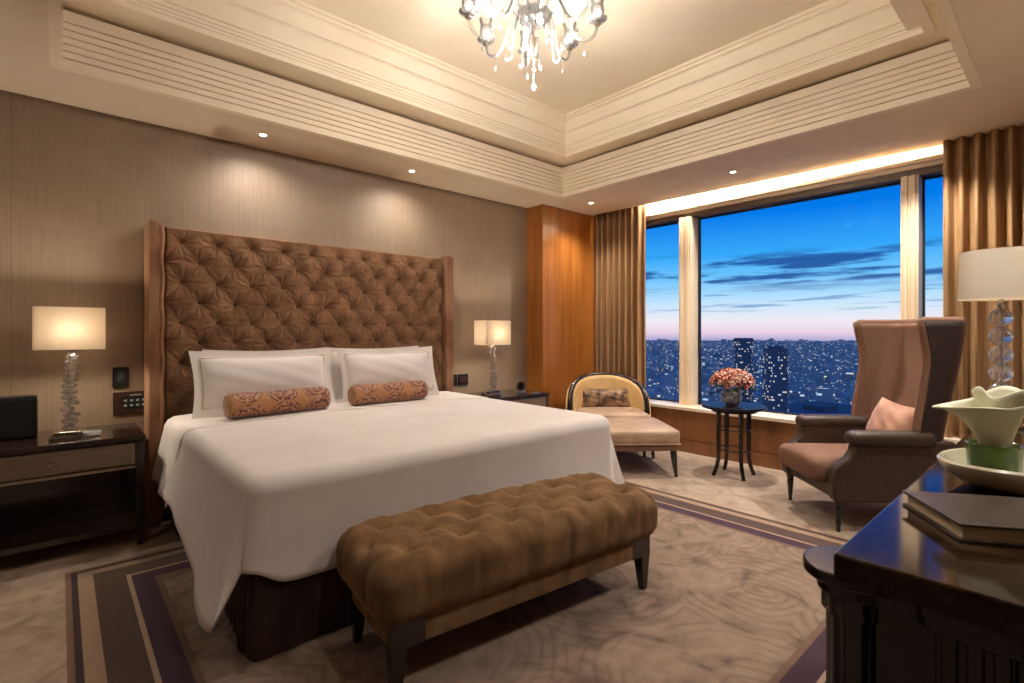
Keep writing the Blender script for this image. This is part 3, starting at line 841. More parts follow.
# things on the nightstands and the wall
t = thing('clock_radio', 'black boxy radio standing at the left edge of left nightstand', 'radio', (-.25, 4.2, .675))
MB().rbox(0, 0, .125, .30, .14, .25, .012, .03).build('body', M['black'], t, smooth=50)
MB().box(-.135, .135, -.072, -.069, .02, .23).build('speaker_grille', mat('grille_cloth', srgb(26, 25, 24), .9, scale=300), t)
t = thing('tray', 'small grey tray at the foot of the left bedside lamp', 'tray', (.02, 3.98, .675), 0)
MB().box(-.07, .07, -.05, .05, 0, .006).box(-.07, .07, -.05, -.046, .006, .018).box(-.07, .07, .046, .05, .006, .018).box(-.07, -.066, -.05, .05, .006, .018).box(.066, .07, -.05, .05, .006, .018).build('tray_body', M['pewter'], t)
t = thing('ashtray', 'small clear glass dish on the left nightstand right of the lamp', 'glass dish', (.145, 4.0, .675))
MB().lathe([(1e-7, 0), (.035, 0), (.042, .006), (.045, .028), (.041, .028), (.036, .010), (1e-7, .008)], 28).build('dish', M['vaseglass'], t)

t = thing('thermostat', 'small dark wall thermostat with grey screen beside the headboard', 'thermostat', (.313, WY, .995))
MB().rbox(0, -.008, 0, .09, .016, .14, .006, .02).build('body', M['black'], t)
MB().box(-.018, .018, -.0185, -.016, -.028, .03).build('screen', M['screen'], t)
t = thing('control_panel', 'brown wall panel with rows of pale keys left of the headboard', 'control panel', (.375, WY, .815))
MB().rbox(0, -.008, 0, .21, .016, .155, .005, .03).build('plate', M['panelbrown'], t)
MB().box(-.055, .09, -.018, -.016, -.045, .045).build('keypad', M['black'], t)
MB().box(-.012, .055, -.020, -.018, .047, .056).build('indicator', M['key'], t)
for i in range(4):
    for j in range(2):
        MB().box(-.045+i*.034, -.028+i*.034, -.021, -.018, .008-j*.034, .022-j*.034).build('key', M['key'], t)
t = thing('socket_panel', 'dark double wall socket panel between headboard and right bedside lamp', 'wall socket', (3.16, WY, .80))
pl = MB().rbox(-.07, -.007, 0, .135, .014, .12, .005, .03).rbox(.08, -.007, 0, .13, .014, .12, .005, .03).build('plate', M['black'], t)
for x in (-.07, .08):
    MB().box(x-.04, x+.04, -.016, -.013, -.035, .035).build('socket', M['panelbrown'], t, bevel=.004)
t = thing('alarm_clock', 'small black desk clock with white dial on right nightstand', 'clock', (3.80, 4.12, .65))
MB().box(-.045, .045, -.03, .03, 0, .012).build('base', M['silver'], t, bevel=.002)
c = MB().lathe([(1e-7, -.014), (.045, -.014), (.05, -.008), (.05, .014), (1e-7, .014)], 32).xf(Matrix.Translation((0, 0, .062)) @ Matrix.Rotation(PI/2, 4, 'X')).build('clock_case', M['black'], t)
dl = MB().lathe([(1e-7, 0), (.036, 0)], 32).xf(Matrix.Translation((0, -.0148, .068)) @ Matrix.Rotation(PI/2, 4, 'X')).build('dial', M['marble_white'], t)
MB().box(-.001, .001, -.0175, -.016, .066, .092).box(0, .018, -.0175, -.016, .067, .069).build('hands', M['black'], dl)
t = thing('telephone', 'low dark telephone box beside the foot of the right lamp', 'telephone', (3.24, 3.95, .65), R(8))
MB().extr([(-.06, 0), (.06, 0), (.06, .055), (-.06, .03)], -.085, .085, 'x').build('body', M['panelbrown'], t, bevel=.004)
MB().tube([(-.08, -.03, .055), (-.06, -.03, .062), (.06, -.03, .062), (.08, -.03, .055)], [.016, .013, .013, .016], 12).build('handset', M['black'], t)
t = thing('note_pad', 'small silver-edged notepad near the front edge of right nightstand', 'notepad', (3.84, 3.93, .65), R(4))
MB().box(-.055, .055, -.03, .03, 0, .008).build('pad', M['silver'], t)

# ------------------------------------------------------------------ slipper chair and ottoman
AX = R(50)
ORG = Vector((4.161, 2.386, 0)); ax = Vector((math.cos(AX), math.sin(AX), 0)); lat = Vector((-math.sin(AX), math.cos(AX), 0))
oc = ORG + ax*.36 + lat*.35
t = thing('ottoman', 'square taupe satin ottoman in front of the cream chair by window', 'ottoman', tuple(oc), AX)
MB().rbox(0, 0, .36, .74, .70, .135, .035, .03, lambda x, y, z, n: .012*max(0, n.z)*(1-(x/.37)**2)*(1-(y/.35)**2)).build('cushion', M['taupe'], t, smooth=80)
MB().box(-.345, .345, -.325, .325, .235, .30).build('seat_rail', mat('satin_rail', srgb(132, 102, 80), .5, sheen=.3), t, bevel=.008)
MB().tube([(-.365, -.345, .302), (.365, -.345, .302), (.365, .345, .302), (-.365, .345, .302), (-.365, -.345, .302)], .007, 8).build('piping', M['taupe'], t)
for sx in (-1, 1):
    for sy in (-1, 1):
        MB().taper((sx*.335, sy*.315, 0), (sx*.315, sy*.295, .24), .024, .05).build('leg', M['legdark'], t, bevel=.002)

cc = ORG + ax*1.06 + lat*.41
t = thing('slipper_chair', 'low chair with curved cream velvet back in window corner', 'armchair', tuple(cc), AX)
# local x: towards the back, y: left.
MB().rbox(-.02, 0, .375, .60, .74, .15, .04, .03, lambda x, y, z, n: .012*max(0, n.z)*(1-(y/.4)**2)).build('seat_cushion', M['taupe'], t, smooth=80)
MB().box(-.30, .27, -.35, .35, .22, .30).build('seat_rail', M['legdark'], t, bevel=.008)
def arc(s):      # s in -1..1 along the curved back (in plan)
    a = s*R(76)
    return (-.06+.37*math.cos(a)*1.0, .435*math.sin(a)/math.sin(R(76)))
def topz(s):
    return .455 + .355*max(0, 1-abs(s)**2.3)**.5 + .0
def bk(inner):
    def f(u, v):
        s = u*2-1; x, y = arc(s)
        z0 = .24; zz = z0+(topz(s)-z0)*v
        ln = .045*v
        th = -.035 if inner else .035
        n = Vector((math.cos(s*R(76)), math.sin(s*R(76)), 0))
        bul = -.018*math.sin(PI*v) if inner else 0
        return (x+n.x*(th+ln+bul), y+n.y*(th+bul), zz)
    return f
MB().grid(50, 14, bk(True)).build('back_pad', M['creamback'], t, smooth=80, solid=.02)
MB().grid(50, 14, bk(False)).build('back_shell', M['creamback'], t, smooth=80, solid=.02)
rim = []
for k in range(61):
    s = k/60*2-1; x, y = arc(s); n = (math.cos(s*R(76)), math.sin(s*R(76)))
    rim.append((x+n[0]*.045, y, topz(s)+.004))
rim = [(rim[0][0]-.0, rim[0][1], .25)] + rim + [(rim[-1][0], rim[-1][1], .25)]
MB().tube(rim, .027, 10).build('back_rim', M['legdark'], t, smooth=80)
for sx, sy in ((-.27, -.31), (-.27, .31), (.2, -.28), (.2, .28)):
    MB().taper((sx, sy, 0), (sx, sy, .24), .026, .045).build('leg', M['legdark'], t, bevel=.002)
cw = cc + ax*.17
t2 = thing('lumbar_cushion', 'mottled brown velvet lumbar cushion on the low cream chair', 'cushion', (cw.x, cw.y, .462), AX-PI/2)
pm = pillow_mb(.56, .22, .12, .002).xf(Matrix.Rotation(R(-14), 4, 'X') @ Matrix.Translation((0, 0, .10)))
pm.build('cushion_cover', M['camo'], t2, smooth=80)

# ------------------------------------------------------------------ side table with flowers
t = thing('side_table', 'round black side table with splayed legs by the window', 'side table', (4.60, 2.11, 0), R(5))
MB().lathe([(1e-7, .612), (.255, .612), (.272, .618), (.276, .628), (.272, .640), (1e-7, .640)], 56).build('table_top', M['tablet'], t)
MB().lathe([(.17, .585), (.19, .585), (.19, .612), (.17, .612)], 40).build('apron', M['tablet'], t)
for k in range(4):
    a = R(45+90*k)
    pth = []; rd = []
    for q in range(13):
        v = q/12; r = .140 + .050*max(0, (.30-v)/.30)**1.8
        pth.append((r*math.cos(a), r*math.sin(a), v*.60)); rd.append(.017+.006*v)
    MB().tube(pth, rd, 8).build('leg', M['legdark'], t)
for zz in (.24, .42):
    MB().tube([(.14*math.cos(2*PI*k/32), .14*math.sin(2*PI*k/32), zz) for k in range(33)], .006, 8).build('stretcher_ring', M['legdark'], t)
vx, vy = 4.585, 2.12
t = thing('glass_vase', 'clear glass bowl vase of water on the round black table', 'vase', (vx, vy, .64))
MB().lathe([(1e-7, .003), (.05, .003), (.078, .03), (.088, .07), (.080, .115), (.072, .135), (.069, .135), (.076, .112), (.084, .07), (.075, .034), (.048, .009), (1e-7, .008)], 40).build('bowl', M['vaseglass'], t)
MB().lathe([(1e-7, .010), (.047, .012), (.073, .036), (.081, .068), (.080, .080), (1e-7, .080)], 32).build('water', clear_glass('vase_water', (.75, .85, .95), .06, .6, bodycol=(.8, .88, 1.)), t)
t = thing('rose_bouquet', 'domed bouquet of pink and coral roses in the glass vase', 'flowers', (vx, vy, .66))
rnd = random.Random(4)
stems = MB(); lv = MB()
roses = []
N = 64; ga = PI*(3-5**.5)
for k in range(N):
    yy = 1-(k+.5)/N*1.15; rr = math.sqrt(max(0, 1-yy*yy)); a = ga*k
    d = Vector((rr*math.cos(a), rr*math.sin(a), yy))
    p = Vector((d.x*.175, d.y*.175, .19+d.z*.115)) + Vector([rnd.uniform(-.008, .008)]*3)
    roses.append((p, d))
    if k % 2 == 0:
        stems.tube([(rnd.uniform(-.02, .02), rnd.uniform(-.02, .02), -.0), (p.x*.25, p.y*.25, .09), tuple(p-d*.01)], .0022, 5)
stems.build('stems', M['leaf'], t)
def rose_mesh():
    m = MB()
    m.ball((0, 0, .004), .014, 10, 6, (1, 1, 1.1))
    for ring_, (n, r, h, op) in enumerate(((3, .011, .022, .2), (4, .017, .022, .5), (5, .023, .018, .9))):
        for q in range(n):
            a = 2*PI*q/n + ring_*.5
            def g(u, v, a=a, r=r, h=h, op=op):
                b = a + (u-.5)*2.1; s = math.sin(PI*u)**.4
                rad = r*(.5+.5*v**.6) + op*.008*v*v
                return (rad*math.cos(b), rad*math.sin(b), -.010 + h*v*(.7+.3*s))
            m.grid(7, 5, g)
    return m
rp = [None]*3
for k, (p, d) in enumerate(roses):
    mi = rnd.choice((0, 0, 1, 1, 2))
    if rp[mi] is None:
        rp[mi] = rose_mesh().build('rose_head', M['roses'][mi], t, smooth=60); o = rp[mi]
    else:
        o = rp[mi].copy(); link(o, t)
    o.location = p; o.rotation_euler = d.to_track_quat('Z', 'Y').to_euler()
    s = rnd.uniform(.9, 1.2); o.scale = (s, s, s)
lfm = MB()
for k in range(95):
    a = rnd.uniform(0, 2*PI); zc = rnd.uniform(.06, .19); r0 = rnd.uniform(.10, .165); ln = rnd.uniform(.05, .08)
    c = Vector((r0*math.cos(a), r0*math.sin(a), zc)); d = Vector((math.cos(a), math.sin(a), rnd.uniform(-.4, .5))).normalized(); sd = Vector((-math.sin(a), math.cos(a), 0))
    lfm.add([c, c+d*ln*.5+sd*.017+Vector((0, 0, .006)), c+d*ln, c+d*ln*.5-sd*.017+Vector((0, 0, .006))], [(0, 1, 2, 3)])
tag(lfm.build('leaves', M['leaf'], t), kind='stuff')

# ------------------------------------------------------------------ wingback armchair
AC = Vector((4.247, 1.06, 0)); ang = math.atan2(.707, -.707)     # local +x = forward
t = thing('wingback_armchair', 'tall brown wingback armchair facing the bed by the window', 'armchair', tuple(AC), ang)
def lean(zz): return -.38 - .15*smoothstep(.4, 1.4, zz)
def wing_x(zz):     # front edge of the wings
    u = (zz-.60)/(1.385-.60)
    return -.21 + .035*math.cos(u*PI) + .045*smoothstep(.62, 1., u) - .020*math.sin(u*PI)
def shell(off, z0):
    """U-shaped wing and back wall; off moves it outwards"""
    def f(u, v):
        zz = z0 + (1.375-z0)*v; xf = wing_x(max(zz, .6)) ; xb = lean(zz)+.05-off; hy = .304+off+.008*smoothstep(.9, 1.38, zz); r = .10+off
        Ls = max(.02, xf-(xb+r)); La = r*PI/2; Lb = 2*(hy-r); T = 2*Ls+2*La+Lb; d = u*T
        if d < Ls: return (xf-d, -hy, zz)
        d -= Ls
        if d < La: a = d/r; return (xb+r-r*math.sin(a), -hy+r-r*math.cos(a), zz)
        d -= La
        if d < Lb: return (xb-(.0 if off > .02 else -.015*math.cos((d/Lb-.5)*PI)), -hy+r+d, zz)
        d -= Lb
        if d < La: a = d/r; return (xb+r-r*math.cos(a), hy-r+r*math.sin(a), zz)
        d -= La
        return (xb+r+d, hy, zz)
    return f
MB().grid(90, 30, shell(0, .36)).build('back_lining', M['chair_in'], t, smooth=80, solid=.018)
so = MB().grid(90, 30, shell(.042, .22)).build('back_shell', M['chair_wing_out'], t, smooth=80, solid=.018)
f0, f1 = shell(.021, .55), shell(.021, .55)
edge_pts = [f0(0, v/20) for v in range(21)] + [f0(u/90, 1.) for u in range(1, 90)] + [f0(1, 1-v/20) for v in range(21)]
MB().tube(edge_pts, .0285, 12).build('shell_edge', M['chair_in'], so, smooth=80)
for sy, lab in ((1, 'near'), (-1, 'far')):
    # arm
    arm = [(-.42, .20), (.345, .20), (.36, .24), (.365, .34), (.355, .41), (.315, .455), (.265, .485), (.235, .53), (.225, .575), (.225, .60), (-.40, .60)]
    m = MB().extr(arm, sy*.36-(.085 if sy > 0 else 0), sy*.36+(.085 if sy < 0 else 0))
    a_ = m.build('arm', M['chair_out'], t, bevel=.018, seg=4)
    m = MB().rbox(-.01, sy*.325, .615, .54, .125, .10, .048, .02)
    m.build('arm_roll', M['chair_out'], a_, smooth=80)
# seat
MB().box(-.36, .335, -.28, .28, .21, .30).build('seat_rail', M['chair_out'], t, bevel=.012)
MB().rbox(.06, 0, .375, .76, .545, .165, .06, .03, lambda x, y, z, n: .02*max(0, n.z)*(1-(y/.28)**2)).build('seat_cushion', M['chair_in'], t, smooth=80)
for sx, sy in ((.31, .32), (.31, -.32), (-.37, .3), (-.37, -.3)):
    MB().lathe([(.011, 0), (.014, .008), (.012, .03), (.015, .04), (.024, .16), (.021, .17), (.027, .18), (.027, .21)], 18, (sx, sy, 0)).build('leg', M['legdark'], t)
# salmon cushion
cp = AC + Vector((math.cos(ang), math.sin(ang), 0))*-.10 + Vector((-math.sin(ang), math.cos(ang), 0))*.10
t2 = thing('accent_cushion', 'salmon pink square cushion leaning in the wingback armchair', 'cushion', (cp.x, cp.y, .478), ang+PI/2)
pillow_mb(.42, .37, .16, .002).xf(Matrix.Rotation(R(-20), 4, 'X') @ Matrix.Rotation(R(4), 4, 'Y') @ Matrix.Translation((0, 0, .18))).build('cushion_cover', M['salmon'], t2, smooth=80)

# ------------------------------------------------------------------ dresser
DX0, DX1, DY0, DY1, DZT = 1.050, 3.35, -.40, .30, .90
t = thing('dresser', 'dark lacquered dresser with brown marble top at the right', 'dresser', (2.2, -.05, 0))
q = lambda x, y: (x-2.2, y+.05)
MB().box(DX0-2.2, DX1-2.2, DY0+.05, DY1+.05, .850, DZT).build('marble_top', M['marble'], t, bevel=.006, seg=3)
# moulding with round lobed corner and stepped pilaster caps
def ledge(e, z0, z1, rc):
    pts = []
    cx, cy = DX0+.110, DY1-.003
    for k in range(22):
        a = R(32 + (232-32)*k/21)
        pts.append(q(cx+(rc+e)*math.cos(a), cy+(rc+e)*math.sin(a)))
    x_ = DX0+.046-e
    pts += [q(x_, .205), q(x_, .19), q(x_-.02, .175), q(x_-.02, .055), q(x_, .045), q(x_, -.035), q(x_-.02, -.05), q(x_-.02, -.15), q(x_, -.165), q(x_, DY0+.02)]
    pts += [q(DX1-.02, DY0+.02), q(DX1-.02, DY1-.012+e)]
    pts.append(q(cx+.095, DY1-.012+e))
    return pts
MB().prism(ledge(0, 0, 0, .085), .824, .8495).build('moulding', M['dresserwood'], t, bevel=.006, seg=3)
MB().prism(ledge(-.022, 0, 0, .083), .792, .824).build('moulding', M['dresserwood'], t, bevel=.008, seg=3)
body = MB().box(DX0+.085-2.2, DX1-.04-2.2, DY0+.03+.05, DY1-.045+.05, .06, .792)
body.build('carcass', M['dresserwood'], t, bevel=.003)
MB().box(DX0+.065-2.2, DX1-.02-2.2, DY0+.03+.05, DY1-.03+.05, 0, .06).build('plinth', M['dresserwood'], t, bevel=.004)
# corner column and pilasters on the end
m = MB().lathe([(.052, .06), (.052, .10), (.044, .11), (.044, .75), (.052, .76), (.052, .80)], 48, (DX0+.110-2.2, DY1-.003+.05, 0), flute=12, famp=.04)
m.build('corner_column', M['dresserwood'], t)
for y in (.115, -.10):
    m = MB()
    for k in range(3):
        m.box(DX0+.052-2.2, DX0+.087-2.2, y-.045+.05+k*.032, y-.045+.05+k*.032+.022, .06, .80)
    m.box(DX0+.062-2.2, DX0+.087-2.2, y-.05+.05, y+.05+.05, .06, .80)
    m.build('pilaster', M['dresserwood'], t, bevel=.005, seg=3)
MB().box(DX0+.075-2.2, DX0+.087-2.2, -.04+.05, .045+.05, .10, .76).build('end_panel', M['dresserwood'], t, bevel=.003)
# drawer fronts on the long side, each with a row of ring pulls
for i in range(4):
    xa = DX0+.20+i*.52
    for j in range(3):
        za = .09+j*.235
        dr = MB().box(xa-2.2, xa+.49-2.2, DY1-.047+.05, DY1-.025+.05, za, za+.215).build('drawer', M['dresserwood'], t, bevel=.005)
        MB().ball((xa+.245-2.2, DY1-.012+.05, za+.11), .014, 12, 8).build('knob', M['chrome'], dr)
# beaded glass gallery along the back-long edge
gb = MB()
k = 0
x = 1.12
while x < 3.3:
    r = .0055
    gb.ball((x-2.2, DY1-.008+.05, .8605+.012), r, 8, 6); x += .022
# ---- things on the dresser
d1 = Vector((-.171, -.119, 0)).normalized(); rz = math.atan2(d1.y, d1.x)
bc = Vector((1.462, .276, 0)); L1, L2 = .215, .30
perp = Vector((-d1.y, d1.x, 0))
if perp.y > 0: perp = -perp
ctr = bc + d1*L1/2 + perp*L2/2
t = thing('photo_album', 'dark leather album with cream page edges on the marble dresser top', 'album', (ctr.x, ctr.y, .90), rz)
sgn = 1
MB().box(-L1/2, L1/2, -L2/2, L2/2, .0, .005).box(-L1/2, L1/2, -L2/2, L2/2, .029, .035).build('cover', M['album'], t, bevel=.0015)
MB().box(-L1/2+.008, L1/2-.006, -L2/2+.008, L2/2-.01, .005, .029).build('pages', M['pages'], t)
lp_ = Matrix.Rotation(-rz, 3, 'Z') @ perp
ys = L2/2*(1 if lp_.y > 0 else -1)
MB().box(-L1/2, L1/2, min(ys, ys*.985), max(ys, ys*.985), .0, .035).build('spine', M['album'], t)

def at(px, py, tt):
    u = (px-512)/506.7; w = (333-py)/506.7
    return Vector(((.6656+u*.7463)*tt, (.7463-u*.6656)*tt, 1.3+w*tt))
bp = at(1016, 478, 1.52)
t = thing('ceramic_bowl', 'wide oval cream ceramic bowl on the marble dresser top', 'bowl', (1.88, .06, .90), R(-41.7))
def bowlp(s=1): return [(1e-7, .0), (.10, .0), (.118, .003), (.150, .022), (.175, .048), (.188, .074), (.190, .088), (.185, .096), (.176, .094), (.165, .076), (.14, .048), (.09, .026), (1e-7, .020)]
m = MB().lathe(bowlp(), 48); m.v = [(x*1.28, y*.84, z_*.76) for x, y, z_ in m.v]
m.build('bowl_body', M['marble_white'], t)
lx, ly = 1.811, .148
t = thing('flower_pot', 'short green glass pot standing in the cream ceramic bowl', 'flower pot', (lx, ly, .926))
MB().lathe([(1e-7, .006), (.048, .006), (.053, .012), (.058, .085), (.055, .088), (.050, .082), (.046, .02), (1e-7, .016)], 36).build('pot_body', M['green'], t)
t = thing('calla_lily', 'white calla lily bloom with curled petal rising from the green pot', 'flower', (lx, ly, .998))
def lily(u, v):
    a = 2*PI*u
    # direction to image left is (-.7463, .6656)
    r = .030 + .030*v**1.5 + .010*math.sin(3*a+1)*v
    tip = max(0, math.cos(a-R(135)))**1.15
    r += .068*tip*v**2.2
    zz = .005 + .118*v + .008*math.sin(3*a)*v - .022*tip**3*v**8
    return (r*math.cos(a), r*math.sin(a), zz)
MB().grid(64, 16, lily, closed_u=True).build('petal', M['lilywhite'], t, smooth=80, solid=.004)
def lily2(u, v):
    a = 2*PI*u
    r = .02 + .030*v**1.6 + .012*math.sin(2*a)*v + .035*max(0, math.cos(a-R(-50)))**3*v*v
    return (r*math.cos(a)-.005, r*math.sin(a)-.01, .01+.14*v+.012*math.sin(3*a+2)*v)
MB().grid(48, 14, lily2, closed_u=True).build('petal', M['lilywhite'], t, smooth=80, solid=.004)
sp_ = MB()
for k in range(7):
    a = 2*PI*k/7; sp_.tube([(.01*math.cos(a), .01*math.sin(a), -.05), (.02*math.cos(a), .02*math.sin(a), .03), (.035*math.cos(a), .035*math.sin(a), .06)], [.006, .008, .003], 6)
sp_.build('spadix', M['yellowgreen'], t)

t = thing('table_lamp', 'tall lamp with stacked crystal balls and cream drum shade on dresser', 'table lamp', (3.007, .226, .90))
lxp = 2.97
MB().lathe([(1e-7, 0), (.075, 0), (.078, .006), (.076, .018), (.02, .024), (.012, .03), (1e-7, .03)], 40).build('base', M['chrome'], t)
MB().tube([(0, 0, .03), (0, 0, .60)], .005, 8).build('pole', M['chrome'], t)
rnd = random.Random(3)
for k in range(6):
    zc = .03+.040+k*.079
    bm_ = bmesh.new(); bmesh.ops.create_icosphere(bm_, subdivisions=2, radius=.041)
    m = MB(); m.add([(v.co.x, v.co.y, v.co.z+zc) for v in bm_.verts], [tuple(v.index for v in f.verts) for f in bm_.faces]); bm_.free()
    m.build('crystal_ball', M['crystal'], t, smooth=5)
MB().lathe([(.010, .497), (.014, .51), (.008, .53), (.014, .56), (.014, .60)], 20).build('socket', M['chrome'], t)
MB().ball((0, 0, .635), .028, 16, 10, (1, 1, 1.2)).build('bulb', M['bulb'], t)
s = MB().lathe([(.140, .545), (.136, .750), (.133, .750), (.137, .545), (.140, .545)], 64)
sd = s.build('lamp_shade', M['shade2'], t, smooth=40)
MB().tube([(-.138, 0, .60), (.138, 0, .60)], .002, 6).tube([(0, -.138, .60), (0, .138, .60)], .002, 6).build('shade_carrier', M['chrome'], sd)

# ------------------------------------------------------------------ chandelier
CH = (2.07, 2.13)
t = thing('chandelier', 'clear crystal chandelier with curved arms hanging from the tray ceiling', 'chandelier', (CH[0], CH[1], 3.46))
Zc = lambda z: z-3.46
MB().lathe([(1e-7, 0), (.09, 0), (.085, -.012), (.05, -.03), (.012, -.045), (1e-7, -.045)], 40).build('canopy', M['pewter'], t)
MB().lathe([(.010, Zc(3.42)), (.010, Zc(3.40)), (.035, Zc(3.385)), (.05, Zc(3.35)), (.03, Zc(3.32)), (.014, Zc(3.30)), (.03, Zc(3.27)), (.045, Zc(3.24)), (.02, Zc(3.20)), (.014, Zc(3.16))], 40).build('stem', M['glass'], t)
MB().lathe([(.016, Zc(3.10)), (.055, Zc(3.105)), (.085, Zc(3.13)), (.105, Zc(3.165)), (.125, Zc(3.20)), (.121, Zc(3.202)), (.10, Zc(3.17)), (.08, Zc(3.138)), (.05, Zc(3.114)), (.016, Zc(3.11))], 96, flute=32, famp=.03).build('bowl', M['glass'], t, smooth=20)
MB().lathe([(.07, Zc(3.128)), (.098, Zc(3.17)), (.09, Zc(3.172)), (.01, Zc(3.155)), (.01, Zc(3.11)), (.05, Zc(3.118))], 96, flute=32, famp=.03).build('bowl_core', M['pewter'], t, smooth=20)
MB().lathe([(.008, Zc(3.11)), (.008, Zc(3.03)), (.034, Zc(3.015)), (.036, Zc(3.005)), (.024, Zc(2.965)), (.012, Zc(2.93)), (.006, Zc(2.92)), (1e-7, Zc(2.918))], 40, flute=10, famp=.05).build('finial', M['pewter'], t, smooth=25)
dm = MB(); dm.tube([(0, 0, Zc(2.92)), (0, 0, Zc(2.76))], .0015, 6)
for zz, r in ((2.90, .012), (2.875, .008), (2.845, .012), (2.815, .006), (2.79, .006)):
    dm.ball((0, 0, Zc(zz)), r, 10, 8)
dm.lathe([(1e-7, Zc(2.77)), (.012, Zc(2.75)), (.015, Zc(2.735)), (.009, Zc(2.72)), (1e-7, Zc(2.715))], 16)
dm.build('pendant_drop', M['glass'], t)
base_ang = math.atan2(-.6656, .7463)       # image right
for k in range(8):
    a = base_ang + R(5) + k*PI/4
    ca, sa = math.cos(a), math.sin(a)
    P_ = lambda r, z_: (r*ca, r*sa, Zc(z_))
    pth = []
    ctrl = [(.04, 3.20), (.10, 3.26), (.16, 3.23), (.20, 3.14), (.25, 3.05), (.31, 3.03), (.36, 3.06), (.38, 3.12)]
    for i in range(len(ctrl)-1):
        p0 = ctrl[max(0, i-1)]; p1 = ctrl[i]; p2 = ctrl[i+1]; p3 = ctrl[min(len(ctrl)-1, i+2)]
        for q_ in range(5):
            s_ = q_/5
            f_ = lambda a0, a1, a2, a3: .5*((2*a1)+(-a0+a2)*s_+(2*a0-5*a1+4*a2-a3)*s_**2+(-a0+3*a1-3*a2+a3)*s_**3)
            pth.append(P_(f_(p0[0], p1[0], p2[0], p3[0]), f_(p0[1], p1[1], p2[1], p3[1])))
    pth.append(P_(.38, 3.12))
    am = MB().tube(pth, .0085, 8).build('arm', M['glass'], t, smooth=80)
    c0 = (.38*ca, .38*sa, Zc(3.12))
    MB().lathe([(.010, 0), (.020, .004), (.022, .010), (.010, .014), (.010, .024), (.020, .030), (.022, .036), (.012, .040)], 20, c0).build('cup', M['pewter'], am)
    MB().lathe([(.014, .018), (.045, .026), (.058, .040), (.055, .042), (.042, .030), (.014, .022)], 32, c0, flute=10, famp=.05).build('drip_pan', M['glass'], am)
    MB().lathe([(.018, .040), (.034, .060), (.040, .095), (.033, .135), (.044, .165), (.041, .166), (.030, .135), (.037, .095), (.031, .062), (.016, .042)], 32, c0, flute=8, famp=.04).build('glass_shade', M['glass'], am)
    MB().ball((c0[0], c0[1], c0[2]+.085), .012, 10, 8, (1, 1, 1.8)).build('bulb', M['candle'], am)
    # hanging scroll of glass under the hub
    b = a + PI/8
    sc = []
    for q_ in range(25):
        s_ = q_/24
        r = .115 + .028*math.sin(s_*PI*1.0) ; 
        th_ = PI*1.25*s_
        if s_ < .6: pz = 3.16 - (3.16-2.945)*(s_/.6); pr = .10+.035*math.sin(s_/.6*PI*.5)
        else:
            w_ = (s_-.6)/.4*PI*1.15; pr = .135+.020-.020*math.cos(w_); pz = 2.945-.020*math.sin(w_)
        sc.append((pr*math.cos(b), pr*math.sin(b), Zc(pz)))
    MB().tube(sc, .0065, 8).build('glass_scroll', M['glass'], t, smooth=80)
    cd = MB()
    cd.tube([(.30*ca, .30*sa, Zc(3.02)), (.30*ca, .30*sa, Zc(2.965))], .001, 5)
    cd.lathe([(1e-7, -.03), (.007, -.018), (.008, -.008), (.003, .004), (1e-7, .008)], 8, (.30*ca, .30*sa, Zc(2.965)))
    cd.build('prism_drop', M['glass'], am, smooth=10)

# ------------------------------------------------------------------ city outside
GZ = -170.
def city_ground():
    t = NT('city_blocks_at_dusk'); p = t.add('BsdfPrincipled'); p.inputs['Roughness'].default_value = .9
    tc = t.add('TexCoord')
    v = t.add('TexVoronoi'); v.inputs['Scale'].default_value = 1/42.; t.l(tc.outputs['Object'], v.inputs['Vector'])
    n = t.add('TexNoise'); n.inputs['Scale'].default_value = 1/350.; n.inputs['Detail'].default_value = 5; t.l(tc.outputs['Object'], n.inputs['Vector'])
    sep = t.add('SeparateColor'); t.l(v.outputs['Color'], sep.inputs[0])
    c = t.ramp(t.math('ADD', t.math('MULTIPLY', sep.outputs[0], .6), t.math('MULTIPLY', n.outputs[0], .4)), [(.2, srgb(120, 120, 124)), (.5, srgb(190, 188, 188)), (.85, srgb(242, 236, 232))])
    t.l(c, p.inputs['Base Color'])
    # street lamps and lit windows
    v2 = t.add('TexVoronoi'); v2.inputs['Scale'].default_value = 1/26.; t.l(tc.outputs['Object'], v2.inputs['Vector'])
    s2 = t.add('SeparateColor'); t.l(v2.outputs['Color'], s2.inputs[0])
    near = t.math('LESS_THAN', v2.outputs['Distance'], .2); some = t.math('GREATER_THAN', t.math('ADD', s2.outputs[0], t.math('MULTIPLY', t.math('SUBTRACT', n.outputs[0], .5), 1.2)), .74)
    e = t.math('MULTIPLY', t.math('MULTIPLY', near, some), 1.0)
    t.l(t.ramp(s2.outputs[1], [(0., (.5, .7, 1.)), (.6, (.9, .85, .8)), (1., (1., .7, .4))]), p.inputs['Emission Color'])
    t.l(e, p.inputs['Emission Strength'])
    t.l(p.outputs[0], t.out.inputs[0]); return t.m
